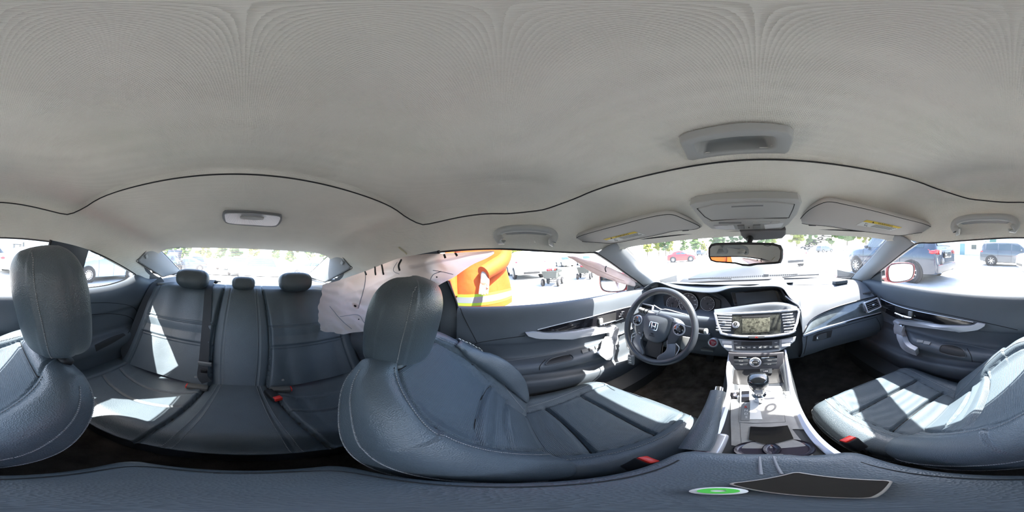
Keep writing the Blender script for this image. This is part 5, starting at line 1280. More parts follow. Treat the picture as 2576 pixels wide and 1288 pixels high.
door_kit(DL, DOORS[-1], dict(
    wt=[(1352, 829), (1420, 812), (1480, 798), (1540, 782), (1588, 770)], wb=[(1352, 834), (1420, 833), (1480, 826), (1535, 816), (1572, 801)],
    bt=[(1321, 835), (1345, 833), (1380, 837), (1443, 832), (1500, 822), (1545, 817)], bb=[(1327, 842), (1355, 848), (1410, 847), (1470, 841), (1520, 833), (1535, 832)],
    va=[(1524, 832), (1522, 857), (1508, 880), (1495, 889)], vb=[(1547, 820), (1547, 845), (1535, 886), (1522, 898)],
    ht=[(1502, 797), (1525, 791), (1549, 786)], hb=[(1502, 818), (1525, 813), (1548, 807)], l0=(1504, 816), l1=(1543, 806), lk=(1508, 806),
    seams=[[(1190, 870), (1205, 862), (1260, 853), (1320, 845)], [(1190, 868), (1193, 885), (1204, 903), (1222, 914)], [(1357, 931), (1359, 920), (1372, 905)], [(1200, 862), (1168, 800), (1158, 775)]],
    stitch=[[(1225, 912), (1300, 905), (1380, 893), (1425, 884)]],
    pt=[(1374, 914), (1390, 902), (1432, 893)], pb=[(1376, 918), (1400, 914), (1440, 904)],
    sw=[([(1463, 882), (1478, 878)], [(1466, 890), (1480, 886)], GREYD), ([(1482, 876), (1494, 873)], [(1484, 884), (1496, 880)], GREYD), ([(1497, 872), (1508, 869)], [(1499, 879), (1509, 875)], GREYD)]), -1)
door_kit(DR, DOORS[1], dict(
    wt=[(2216, 751), (2253, 767), (2302, 781), (2383, 797), (2449, 810)], wb=[(2220, 781), (2255, 799), (2302, 807), (2362, 814), (2449, 816)],
    bt=[(2256, 802), (2292, 805), (2342, 812), (2383, 817), (2443, 818), (2458, 811), (2479, 814)], bb=[(2268, 811), (2302, 816), (2352, 821), (2403, 826), (2450, 826), (2467, 823), (2479, 816)],
    va=[(2256, 803), (2260, 837), (2279, 872), (2314, 886)], vb=[(2268, 810), (2278, 830), (2291, 861), (2311, 873)],
    ht=[(2252, 769), (2275, 774), (2299, 782)], hb=[(2254, 797), (2275, 801), (2299, 803)], l0=(2257, 785), l1=(2298, 797), lk=(2293, 788),
    seams=[[(2433, 877), (2442, 893), (2446, 910)], [(2215, 745), (2232, 757), (2300, 775), (2400, 795), (2480, 812), (2560, 830)]],
    stitch=[[(2370, 861), (2423, 866), (2483, 878), (2528, 887)]],
    pt=[(2364, 877), (2372, 869), (2403, 871), (2422, 880)], pb=[(2366, 885), (2383, 891), (2408, 896), (2430, 897)],
    sw=[([(2308, 856), (2323, 858)], [(2307, 861), (2322, 863)], GREYD), ([(2325, 859), (2342, 862)], [(2323, 865), (2338, 868)], GREYD)]), 1)
for k in range(3):
    p, n_ = on(DL, 1560+3*k, 796-5.5*k, .004)
    if p: MB().box(p, (.006, .022, .009), None, .003).build('memory_button', CHROME, DOORS[-1])
# mirror corner panels with tweeters
for sgn in (-1, 1):
    d = DOORS[sgn]; X = sgn*.688
    if sgn < 0: tri = [P(1577, 706, x=X), P(1577, 744, x=X), P(1630, 744, x=X), P(1632, 722, x=X), P(1610, 712, x=X)]; tw = P(1601, 730, x=X)
    else: tri = [P(2219, 672, x=X), P(2219, 733, x=X), P(2160, 735, x=X), P(2166, 712, x=X), P(2190, 693, x=X)]; tw = P(2196, 716, x=X)
    MB().prism(tri, (-sgn*.010, 0, 0)).build('mirror_corner', SOFTG, d, smooth=False)
    b_ = MB().lathe(tw+Vector((-sgn*.010, 0, 0)), (-sgn, 0, 0), [(.034, 0), (.033, .004), (.026, .005), (.020, .001), (.013, .0)], 28).build('tweeter', BLACK, d)
    MB().ell(tw+Vector((-sgn*.013, 0, 0)), (.006, .009, .009), 14, 8).build('tweeter_dome', CHROME, b_)
# door mirrors
def door_mirror(sgn, c, label):
    t = thing('door_mirror', label, 'mirror', c); c = Vector(c)
    n_ = Vector((-sgn*.42, -.90, -.02)).normalized(); F = Frame(c, n_.cross(Vector((0, 0, 1))) * -1, (0, 0, 1)); 
    F.n = F.u.cross(F.v)
    if F.n.dot(n_) < 0: F.u = -F.u; F.n = -F.n
    o_ = [(q.x, q.y) for q in cr([(a, b, 0) for a, b in [(-.105, .050), (-.02, .068), (.085, .060), (.112, .030), (.105, -.040), (.06, -.072), (-.06, -.078), (-.108, -.045)]], 5, True)]
    rows = [[F.p(a*k, b*k, w_) for a, b in o_] for k, w_ in ((.90, -.004), (1.0, 0), (1.02, -.03), (.92, -.07), (.66, -.10), (.2, -.112))]
    MB().grid(rows, closeu=True, cap=False).build('housing', RED, t, angle=None)
    MB().add([F.p(a*.90, b*.90, -.004) for a, b in o_], [tuple(range(len(o_)))]).build('mirror_plate', MIRR, t, smooth=False)
    MB().tube([F.p(a*.91, b*.91, -.002) for a, b in o_], .003, 6, True).build('mirror_bezel', BLACK, t)
    MB().prism([c+Vector((-sgn*.08, .05, -.09)), c+Vector((-sgn*.08, .05, -.03)), c+Vector((-sgn*.175, .06, -.035)), c+Vector((-sgn*.175, .06, -.10))], (0, .05, 0)).build('mirror_arm', RED, t, smooth=False)
door_mirror(-1, (-.905, .735, -.185), 'red door mirror seen through the driver window')
door_mirror(1, (.925, .745, -.180), 'red door mirror seen through the passenger window')
# ---------------------------------------------------------------- roof fittings
def cpt(px, py, off=0): return on(CT, px, py, off)
sh = thing('sunshade_handle', 'grey recessed pull handle in the sliding sunroof panel', 'handle', (-.02, .28, .23))
c0, n0 = cpt(1853, 358); F = Frame(c0, (1, .02, 0), (0, -1, -.1)); 
if F.n.dot(n0) < 0: F.v = -F.v; F.n = -F.n
ho = [F.uv(*q) for q in [(1709, 352), (1722, 343), (1790, 327), (1860, 317), (1930, 317), (1985, 324), (1996, 334), (1995, 350), (1986, 372), (1975, 380), (1880, 380), (1800, 386), (1745, 396), (1728, 394)]]
hi = [F.uv(*q) for q in [(1745, 352), (1752, 348), (1800, 340), (1860, 333), (1920, 331), (1945, 333), (1953, 342), (1953, 356), (1948, 364), (1935, 367), (1880, 370), (1820, 374), (1770, 381), (1755, 376)]]
n_r = 90; A = resample([Vector((*q, 0)) for q in ho+[ho[0]]], n_r+1)[:-1]; B = resample([Vector((*q, 0)) for q in hi+[hi[0]]], n_r+1)[:-1]
cb = sum(B, Vector())/len(B)
rows = []
def fl_p(q, w_): 
    p = F.p(q.x, q.y, 0); h_, nn, i_, d_ = CT.ray_cast(p-F.n*-.2+Vector((0, 0, -.0)), -F.n) if False else (None, None, None, None); return F.p(q.x, q.y, w_)
for src, k, w_ in ((A, 1.0, -.008), (A, 1.0, .006), (A, .985, .010), (A, .96, .0115)): rows.append([fl_p(cb+(q-cb)*k, w_) for q in src])
for k, w_ in ((1.04, .0115), (1.0, .010), (.97, .004)): rows.append([fl_p(cb+(q-cb)*k, w_) for q in B])
for k, w_, dy in ((.90, -.018, .002), (.80, -.026, .004), (.5, -.028, .004), (.05, -.028, .004)): rows.append([fl_p(cb+(q-cb)*k+Vector((0, -dy, 0)), w_) for q in B])
# opening in the headliner behind the recess
bm = bmesh.new(); bm.from_mesh(ceil.data); dead = []
for f_ in bm.faces:
    c_ = f_.calc_center_median()
    if (c_-c0).length < .15:
        q_ = c_-F.o; uv_ = Vector((q_.dot(F.u), q_.dot(F.v))); pb_ = [Vector((cb+(q-cb)*.99)[:2]) for q in B]; ins = False; j = len(pb_)-1
        for i in range(len(pb_)):
            if (pb_[i].y > uv_.y) != (pb_[j].y > uv_.y) and uv_.x < (pb_[j].x-pb_[i].x)*(uv_.y-pb_[i].y)/(pb_[j].y-pb_[i].y)+pb_[i].x: ins = not ins
            j = i
        if ins: dead.append(f_)
bmesh.ops.delete(bm, geom=dead, context='FACES'); bm.to_mesh(ceil.data); bm.free()
MB().grid(rows, closeu=True, cap=False).build('handle_plate', GREYP, sh, angle=None)
# overhead console
oc = thing('overhead_console', 'grey overhead console with glasses holder and map lights', 'overhead console', (-.02, .53, .12))
FO = Frame(P(1878, 548, y=.520), (1, 0, 0), (0, -.84, .54))
out_ = [(1734, 517), (1745, 512), (1800, 504), (1870, 500), (1950, 499), (2010, 503), (2018, 511), (2006, 540), (1985, 565), (1965, 578), (1900, 581), (1830, 580), (1790, 577), (1770, 563)]
FO.poly(out_, -.02, .014, 'console_shell', GREYP, oc, bev=.005, px=True)
FO.ring([FO.uv(*q, .0148) for q in [(1752, 525), (1800, 514), (1880, 509), (1960, 509), (2000, 514), (1996, 526), (1985, 549), (1895, 552), (1790, 556), (1772, 546)]], .002, .010, .0148, 'lid_gap', SEAMM, oc)
FO.poly([(1757, 526), (1800, 516), (1880, 511), (1960, 511), (1997, 516), (1993, 526), (1982, 547), (1895, 550), (1793, 554), (1775, 545)], .012, .020, 'glasses_holder_lid', GREYP, oc, bev=.003, px=True)
FO.poly([(1840, 519), (1920, 516), (1920, 519), (1840, 522)], .020, .0205, 'lid_ridge', GREYD, oc, px=True)
FO.poly([(1783, 558), (1980, 551), (1974, 563), (1793, 567)], .012, .017, 'button_strip', GREYP, oc, bev=.001, px=True)
for a, b in ((1808, 1865), (1893, 1908), (1910, 1937), (1940, 1962)):
    FO.poly([(a, 560-(a-1800)*.012), (b, 560-(b-1800)*.012), (b, 564-(b-1800)*.012), (a, 564-(a-1800)*.012)], .016, .0185, 'roof_button', GREYD if a < 1880 else GREYP, oc, bev=.0005, px=True)
for q in ([(1795, 569), (1845, 567), (1850, 577), (1803, 577)], [(1922, 566), (1972, 561), (1966, 572), (1925, 577)]):
    FO.poly(q, .010, .018, 'map_light_lens', mat('lens_clear', (.55, .57, .58), .15, coat=.5, bump=('wave', 120, .2)), oc, bev=.001, px=True)
for q in ([(1855, 569), (1872, 568), (1873, 577), (1857, 578)], [(1895, 568), (1913, 567), (1913, 576), (1895, 577)]):
    FO.poly(q, .010, .019, 'switch_rocker', GREYD, oc, bev=.002, px=True)
p = FO.p(*FO.uv(1884, 572, .016), .016); MB().disc(p, FO.n, .0018, .002, 10).build('microphone', BLACK, oc)
# rear view mirror
rv = thing('rear_view_mirror', 'black framed rear view mirror hanging in front of the windshield', 'mirror', (-.03, .47, .0))
ny = 22*D; FM = Frame(P(1875, 639, y=.455), (math.cos(ny), -math.sin(ny), 0), (0, .08, 1)); 
if FM.n.y > 0: FM.n = -FM.n; 
fo_px = [(1783, 622), (1788, 614), (1800, 611), (1870, 609), (1945, 611), (1962, 616), (1968, 628), (1967, 650), (1962, 662), (1950, 664), (1900, 667), (1885, 670), (1868, 669), (1850, 664), (1800, 660), (1788, 656), (1783, 645)]
fp = [FM.uv(*q) for q in fo_px]
cx_ = sum(a for a, b in fp)/len(fp); cy_ = sum(b for a, b in fp)/len(fp)
rows = [[FM.p(cx_+(a-cx_)*k, cy_+(b-cy_)*kk, w_) for a, b in fp] for k, kk, w_ in ((.955, .80, .0), (.985, .93, .004), (1.0, 1.0, 0), (1.0, 1.0, -.014), (.93, .85, -.030), (.5, .5, -.036), (.02, .02, -.037))]
MB().grid(rows, closeu=True).build('housing', BLACK, rv, angle=50)
MB().add([FM.p(cx_+(a-cx_)*.955, cy_+(b-cy_)*.80, .0005) for a, b in fp], [tuple(range(len(fp)))]).build('mirror_plate', MIRR, rv, smooth=False)
MB().tube([FM.p(cx_, cy_+.01, -.03), P(1887, 606, y=.52), P(1887, 600, y=.545)], [.010, .008, .011], 12).build('mirror_arm', BLACK, rv)
FH = Frame(P(1915, 592, y=.585), (1, 0, 0), (0, -.55, .83))
FH.poly([(1860, 582), (1978, 579), (1978, 592), (1968, 602), (1900, 607), (1872, 604), (1862, 592)], -.02, .030, 'sensor_cover', mat('cover_grey', (.13, .13, .135), .5, bump=('noise', 300, .1)), rv, bev=.008, px=True)
MB().ell(P(1886, 601, y=.548), (.014, .012, .010), 16, 8).build('ball_joint', BLACK, rv)
# visors
def visor(label, quad, out_px, sticker, tmount, flip):
    A, B, C, D_ = [Vector(q) for q in quad]; o_ = (A+B+C+D_)/4
    F = Frame(o_, (B+C-A-D_), (A+B-C-D_))
    t = thing('sun_visor', label, 'sun visor', o_)
    pl = [F.uv(*q) for q in out_px]; pl = [(q.x, q.y) for q in cr([(a, b, 0) for a, b in pl], 4, True)]
    if F.n.z > 0: F.n = -F.n
    cx = sum(a for a, b in pl)/len(pl); cy = sum(b for a, b in pl)/len(pl)
    rows = [[F.p(cx+(a-cx)*k, cy+(b-cy)*k, w_) for a, b in pl] for k, w_ in ((.2, -.012), (.93, -.011), (.99, -.006), (1.0, 0), (.99, .006), (.95, .0095), (.6, .011), (.05, .0115))]
    v = MB().grid(rows, closeu=True, cap=True).build('visor_panel', mat('visor_cloth', (.47, .45, .42), .85, bump=('noise', 500, .15)), t, angle=None)
    MB().tube([F.p(cx+(a-cx)*.955, cy+(b-cy)*.93, .0094) for a, b in pl], .0012, 5, True).build('visor_seam', SEAMM, t)
    sx = [F.uv(*q) for q in sticker]; S4 = [Vector((*q, 0)) for q in sx]
    def bil(a, b): return S4[0].lerp(S4[1], a).lerp(S4[3].lerp(S4[2], a), b)
    def quadp(a0, b0, a1, b1, w0, w1, n_, m_):
        qs = [bil(a0, b0), bil(a1, b0), bil(a1, b1), bil(a0, b1)]
        return MB().prism([F.p(q.x, q.y, w0) for q in qs], F.n*(w1-w0)).build(n_, m_, t, smooth=False)
    quadp(0, 0, 1, 1, .0108, .0125, 'warning_label', PAPER); quadp(0, 0, 1, .32, .0120, .0128, 'label_heading', YEL)
    ud = F.p(*S4[1][:2], 0)-F.p(*S4[0][:2], 0); vd = F.p(*S4[0][:2], 0)-F.p(*S4[3][:2], 0); hgt = vd.length
    q = bil(.56, .16); text('WARNING', hgt*.26, F.p(q.x, q.y, .0130), ud, vd, BLACK, t, 'label_print', .0001)
    q = bil(.22, .16); text('▲', hgt*.22, F.p(q.x, q.y, .0130), ud, vd, BLACK, t, 'label_print', .0001)
    q = bil(.18, .66); text('Air\nBag', hgt*.20, F.p(q.x, q.y, .0127), ud, vd, BLACK, t, 'label_print', .0001)
    for k in range(5):
        q = bil(.66, .42+.11*k); q2 = bil(.66+.30-.03*(k % 3), .42+.11*k); q1 = bil(.36, .42+.11*k)
        MB().tube([F.p(q1.x, q1.y, .0127), F.p(q2.x, q2.y, .0127)], hgt*.016, 4).build('label_print', GREYD, t)
    for q in tmount: MB().box(P(*q[:2], y=q[2]), (.030, .010, .010), None, .003).build('visor_clip', BLACK, t)
    return t, F
visor('grey cloth sun visor folded up on the driver side, warning label faded', [(-.55, .31, .09), (-.234, .45, .152), (-.198, .57, .098), (-.5, .42, .06)],
      [(1443, 600), (1452, 590), (1500, 575), (1560, 559), (1620, 543), (1665, 534), (1695, 533), (1725, 545), (1764, 564), (1762, 570), (1745, 574), (1700, 577), (1660, 586), (1600, 598), (1545, 608), (1500, 607), (1460, 604)],
      [(1518, 596), (1596, 576), (1624, 584), (1545, 602)], [(1724, 578, .575)], False)
visor('grey cloth sun visor folded up on the passenger side, yellow warning label', [(.234, .45, .152), (.56, .31, .10), (.51, .42, .065), (.19, .57, .098)],
      [(2352, 571), (2335, 580), (2300, 585), (2262, 590), (2200, 583), (2130, 574), (2080, 566), (2030, 562), (2006, 556), (2006, 548), (2030, 522), (2065, 503), (2090, 500), (2130, 508), (2200, 524), (2270, 543), (2330, 559)],
      [(2180, 547), (2268, 566), (2240, 574), (2153, 560)], [(2044, 565, .575)], True)
# grab handles
def grab(label, px, X, T0):
    t = thing('grab_handle', label, 'grab handle', P(*px[len(px)//2], x=X))
    e0 = P(*px[0], x=X*1.13); e1 = P(*px[-1], x=X*1.13); pts = cr([e0]+[P(a, b, x=X) for a, b in px]+[e1], 6); n = len(pts)
    rad = [.0125+.006*abs(2*i/(n-1)-1)**3 for i in range(n)]
    rows = []
    for i, p in enumerate(pts):
        tt = (pts[min(i+1, n-1)]-pts[max(i-1, 0)]).normalized(); a = Vector((1, 0, 0)); b = tt.cross(a).normalized()
        rows.append([p+a*math.cos(k*2*PI/12)*rad[i]*.8+b*math.sin(k*2*PI/12)*rad[i]*.95 for k in range(12)])
    MB().grid(rows, closeu=True, cap=True).build('grip', GREYP, t)
    s = 1 if X > 0 else -1; a_, b_ = P(*px[2], x=X*1.09), P(*px[-3], x=X*1.09)
    MB().tube(cr([a_, a_.lerp(b_, .5)+Vector((0, 0, .004)), b_], 5), [.004]+[.016]*9+[.004], 10).build('mount', GREYP, t)
grab('grey grab handle above the driver window', [(1260, 606), (1251, 592), (1262, 580), (1290, 575), (1322, 574), (1356, 576), (1385, 582), (1395, 594), (1388, 609)], -.525, None)
grab('grey grab handle above the passenger window', [(2408, 582), (2400, 570), (2408, 556), (2440, 548), (2478, 546), (2520, 546), (2548, 552), (2556, 565), (2548, 577)], .525, None)
# rear dome light
dm = thing('dome_light', 'clear oblong dome light in the headliner above the rear bench', 'lamp', cpt(633, 547)[0])
def cpatch(top, bot, name, m, parent, lift, base=-.004): return patch(CT, top, bot, name, m, parent, lift=lift, base=base)
LENS = mat('dome_lens', (.50, .51, .52), .18, coat=.6, bump=('wave', 160, .6, .002))
cpatch([(559, 540), (562, 531), (575, 528), (640, 530), (695, 536), (708, 539), (710, 545)], [(560, 546), (566, 556), (580, 561), (640, 566), (690, 568), (702, 562), (709, 552)], 'lamp_frame', GREYD, dm, .006)
cpatch([(566, 541), (572, 532), (640, 533), (700, 539), (705, 545)], [(567, 546), (576, 556), (640, 561), (690, 563), (702, 552)], 'lens', LENS, dm, .010)
cpatch([(604, 539), (640, 538), (664, 541)], [(606, 543), (640, 546), (662, 545)], 'switch', GREYP, dm, .014)
# dark piping and a torn edge of the headliner above the driver's seat
tf_ = [q for q in (cpt(a, b, .003)[0] for a, b in ((1004, 622), (1010, 627), (1015, 631), (1020, 635), (1024, 639))) if q]
MB().tube(cr(tf_, 6), .0035, 6).build('torn_foam', mat('foam_yellow', (.62, .58, .42), .9, bump=('noise', 300, .8)), ceil)
# ---------------------------------------------------------------- curtain airbag, deflated
AB = clothmat('airbag_nylon', (.90, .79, .74), .5, .85, ('noise', 45, .35, .004))  # pale nylon with warm light from the orange vest mixed into its colour
ab = thing('curtain_airbag', 'deflated white curtain airbag hanging from the roof on the driver side', 'airbag', P(950, 700, x=-.55))
tx = [(812, 716, -.455), (850, 706, -.50), (885, 694, -.53), (925, 680, -.57), (965, 664, -.59), (1010, 648, -.598), (1060, 640, -.600), (1100, 638, -.602), (1150, 636, -.602), (1200, 633, -.600), (1243, 631, -.598)]
bx_ = [(807, 830, -.44), (830, 836, -.45), (865, 840, -.46), (905, 835, -.475), (950, 818, -.50), (1000, 785, -.53), (1060, 748, -.565), (1095, 726, -.585), (1150, 690, -.598), (1200, 662, -.600), (1243, 636, -.598)]
TA = resample(cr([P(a, b, x=c) for a, b, c in tx], 8), 130); BA = resample(cr([P(a, b, x=c) for a, b, c in bx_], 8), 130)
rows = []
for i in range(56):
    v = i/55; row = []
    for j in range(130):
        u = j/129; p = TA[j].lerp(BA[j], v); w_ = (BA[j]-TA[j]).length
        q = Vector((p.y*5, p.z*5, 3)); f_ = noise.noise(q)*.030+noise.noise(Vector((p.y*9, p.z*30, 7)))*.018+abs(noise.noise(Vector((p.y*14+p.z*8, p.z*9, 2))))*.014+noise.noise(Vector((p.y*40, p.z*40, 1)))*.0022
        roll = .020*math.sin(PI*min(1, v*3.2))*ss(.05, .3, u)*(1 if v < .35 else 0)
        p = p+Vector((f_*min(1, w_/.12)*ss(0, .12, v)+.028*math.sin(PI*v)*min(1, w_/.2)+roll, 0, -.004*math.sin(u*40)*v))
        row.append(p)
    rows.append(row)
bag = MB().grid(rows).build('fabric', AB, ab, angle=None); BT = bvh(bag)
LN = mat('seam_tape', (.32, .32, .36), .8)
for s_, r_ in (([(918, 684), (920, 700), (916, 725), (908, 755), (902, 775)], .0018), ([(830, 770), (850, 795), (870, 815), (885, 828)], .0014), ([(856, 796), (900, 792), (918, 812), (935, 818)], .0012), ([(1082, 730), (1080, 712), (1090, 692), (1110, 682)], .0016), ([(1090, 680), (1115, 684), (1140, 690)], .0014), ([(1000, 660), (990, 680), (1005, 690)], .0012)):
    seam(BT, s_, r_, 'seam', LN, ab, off=.002)
for a in ([(944, 673), (946, 692)], [(961, 668), (966, 690)], [(1010, 655), (1004, 668), (1006, 680)], [(917, 680), (922, 692)], [(1118, 643), (1121, 649)], [(1146, 640), (1150, 644)]): 
    pts = [on(BT, q.x, q.y, .003)[0] for q in cr([(x, y, 0) for x, y in a], 5)]; pts = [p for p in pts if p]
    if len(pts) > 1: MB().tube(pts, .0042, 5).build('black_tape', BLACK, ab)
p, n_ = on(BT, 894, 769)
if p:
    MB().lathe(p, n_, [(.020, .0), (.016, .0025), (.011, .003), (.009, .001)], 20, cap=False).build('vent_patch', AB, ab); MB().disc(p, n_, .0065, .0035, 10).build('vent_hole', BLACK, ab)
for q in ((903, 803), (1099, 697)):
    p, n_ = on(BT, *q); 
    if p: MB().disc(p, n_, .003, .003, 8).build('vent_hole', BLACK, ab)
ap = thing('pillar_airbag', 'deflated pink tinted airbag end lying along the windshield pillar on the driver side', 'airbag', P(1520, 690, x=-.66))
t1 = [(1428, 644, -.605), (1465, 650, -.62), (1500, 660, -.635), (1540, 675, -.655), (1575, 692, -.675), (1604, 712, -.685)]; b1 = [(1430, 647, -.605), (1455, 662, -.62), (1490, 686, -.64), (1530, 702, -.66), (1570, 715, -.675), (1600, 722, -.685)]
TA = resample(cr([P(a, b, x=c) for a, b, c in t1], 8), 60); BA = resample(cr([P(a, b, x=c) for a, b, c in b1], 8), 60)
rows = []
for j in range(60):
    c = (TA[j]+BA[j])/2; v_ = (TA[j]-BA[j])/2; r_ = []; e = math.sin(PI*min(max(j/59, .01), .99))**.4
    for k in range(24):
        a = k/24*2*PI; q = c+v_*math.cos(a)+Vector((1, 0, 0))*(.012*e*math.sin(a)); r_.append(q+Vector((noise.noise(q*22)*.008, 0, noise.noise(q*30)*.004)))
    rows.append(r_)
o = MB().grid(rows, closeu=True, cap=True).build('fabric', clothmat('airbag_nylon_pink', (.78, .66, .62), .40, .85, ('noise', 45, .35, .004)), ap, angle=None)
ET = bvh(o); seam(ET, [(1450, 655), (1490, 672), (1530, 690), (1570, 706)], .0018, 'seam', AB, ap, off=.001); seam(ET, [(1526, 668), (1522, 676), (1524, 684)], .003, 'black_tape', BLACK, ap, off=.001)
# driver's B pillar: belt loop, belt, red jamb strip
sbd = thing('seat_belt', 'driver seat belt with black loop on the middle pillar', 'seat belt', P(1100, 757, x=-.655))
MB().tube(cr([P(1094, 752, x=-.655), P(1104, 752, x=-.655), P(1107, 762, x=-.655), P(1098, 770, x=-.655), P(1092, 762, x=-.655)], 5, True), .006, 8, True).build('belt_loop', BLACK, sbd)
strap([P(1098, 766, x=-.650), P(1097, 800, x=-.645), P(1096, 850, x=-.64), P(1096, 930, x=-.63)], .042, 'webbing', BELT, sbd, (1, 0, 0))
MB().prism([P(1127, 706, x=-.684), P(1131, 706, x=-.684), P(1153, 772, x=-.690), P(1147, 772, x=-.690)], (-.01, 0, 0)).build('door_jamb_strip', RED, DOORS[-1], smooth=False)
bz_ = thing('anchor_strap', 'pale belt and silver slider on the floor beside the driver seat cushion', 'seat belt', P(1310, 1010, x=-.63))
strap([P(1290, 1012, x=-.64), P(1310, 1003, x=-.635), P(1340, 1000, x=-.63), P(1385, 996, x=-.62)], .035, 'webbing', BELT, bz_, (.4, 0, 1))
MB().box(P(1322, 1001, x=-.63), (.012, .06, .008), None, .003).build('slider', GREYP, bz_)
# ---------------------------------------------------------------- closing panels added in the footwells to stop light leaking in
mb = MB()
for s in (-1, 1):
    mb.grid([[(s*.70, y, z) for y in np.linspace(.70, 1.30, 6)] for z in (-.20, -.5, -.92)])
kp_ = mb.build('baseboard_front', SOFTG, None); tag(kp_, kind='structure')
bh = MB().grid(sheet([[(x, .94, -.60) for x in (-.72, 0, .72)], [(x, 1.06, -.60) for x in (-.72, 0, .72)], [(x, 1.24, -.56) for x in (-.72, 0, .72)]], 10, 3))
bh.grid([[(-.72, 1.22, -.26), (.72, 1.22, -.26)], [(-.72, 1.24, -.6), (.72, 1.24, -.6)]])
bh = bh.build('wall_front', BLACK, None); tag(bh, kind='structure')
for s, nm in ((-1, 'trim_8'), (1, 'trim_9')):
    r_ = [[Vector(q) for q in [(s*.70, y, -.72), (s*.66, y, -.735), (s*.60, y, -.78), (s*.575, y, -.80), (s*.57, y, -.90)]] for y in np.linspace(-.3, 1.0, 20)]
    o = MB().grid(r_).build(nm, SOFTG, None); tag(o, 'scuffed black sill plate below the %s door' % ('driver' if s < 0 else 'passenger'), kind='structure')
mt = thing('floor_mat', 'black carpet mat in the driver footwell', 'floor mat', (-.40, .70, -.885))
MB().grid(sheet([[(x, y, z) for x in (-.60, -.4, -.2)] for y, z in ((.45, -.882), (.70, -.876), (.84, -.855), (.97, -.78))], 16, 5)).build('carpet', mat('mat_carpet', (.13, .11, .09), .95, spec=.1, bump=('noise', 300, 1.0, .004), var=(14, .6)), mt)
for nm, x, zz, w_ in (('accelerator_pedal', -.30, -.70, .05), ('brake_pedal', -.40, -.66, .09)):
    t = thing(nm, ('narrow' if w_ < .06 else 'wide')+' black pedal under the dashboard beside the console', 'pedal', (x, .92, zz))
    MB().box((x, .93, zz), (w_, .012, .09 if w_ > .06 else .14), Matrix.Rotation(-25*D, 3, 'X'), .004).build('pad', RUB, t)
    MB().tube([(x, .94, zz), (x, 1.05, zz+.12)], .007, 6).build('arm', BLACK, t)
# ---------------------------------------------------------------- hood and cowl
hd = thing('hood', 'buckled grey hood with red edges rising beyond the windshield', 'hood', (0, 1.7, -.25))
GRYH = mat('dark_hood', (.018, .019, .019), .5, spec=.3, coat=0, bump=('noise', 12, .1), var=(5, .15))  # dark grey panel, mildly mottled
def hz_(x, y):
    c = .10; top = -.275+.10*math.exp(-((x-c)/.52)**2)*ss(1.35, 1.85, y); return top-.05*ss(2.0, 2.7, y)-.03*(x/.8)**2
rows = [[Vector((x, y, hz_(x, y))) for x in np.linspace(-.78, .80, 50)] for y in np.linspace(1.42, 2.75, 40)]
hp = MB().grid(rows).build('hood_panel', GRYH, hd, angle=None); solid(hp, .012, -1)
MB().tube(rows[0], .007, 6).build('hood_edge', RED, hd); MB().tube([r[0] for r in rows], .008, 6).build('hood_edge', RED, hd); MB().tube([r[-1] for r in rows], .008, 6).build('hood_edge', RED, hd)
for s in (-1, 1):
    rr_ = [[Vector((s*x, y, -.30-.12*((x-.72)/.18)**2)) for x in (.72, .78, .84, .90)] for y in np.linspace(1.2, 2.7, 12)]
    MB().grid(rr_).build('fender', RED, hd)
cwl = thing('cowl_grille', 'grey plastic cowl with two rows of slots below the windshield', 'cowl', (0, 1.32, -.26))
cg = MB().grid([[Vector((x, y, z+.012*math.exp(-((x-.1)/.4)**2))) for x in np.linspace(-.66, .66, 30)] for y, z in ((1.24, -.262), (1.30, -.248), (1.36, -.240), (1.42, -.268))]).build('cowl_panel', mat('cowl_plastic', (.014, .015, .015), .6, bump=('noise', 90, .3)), cwl)
for k in range(46):
    x = -.40+.0165*k
    if abs(x-.075) < .02: continue
    MB().box((x, 1.372, -.238+.012*math.exp(-((x-.1)/.4)**2)), (.008, .040, .012), Matrix.Rotation(-10*D, 3, 'X'), .001).build('slot', BLACK, cwl, smooth=False)
MB().box((.075, 1.372, -.222), (.045, .05, .03), None, .008).build('washer_nozzle', BLACK, cwl)
for s, x0, x1 in ((1, .50, .15), (-1, -.20, -.55)):
    MB().tube([(x0, 1.25, -.222), ((x0+x1)/2, 1.235, -.214), (x1, 1.22, -.222)], .006, 6).build('wiper_blade', BLACK, cwl)
# stock number written on the outside of the windshield
WT = bvh(ws)
pa, na = on(WT, 2092, 592); pb, _ = on(WT, 2022, 630)
if pa and pb:
    xd = (pb-pa); yd = na.cross(xd); yd = yd if yd.z > 0 else -yd
    tx_ = text('56790095', .068, pb+na*-.006, xd, yd, mat('marker_grey', (.008, .009, .01), .8), None, 'window_number', .0004, align='RIGHT', bold=True); tag(tx_, 'stock number 56790095 written across the windshield, seen mirrored from inside', 'number')
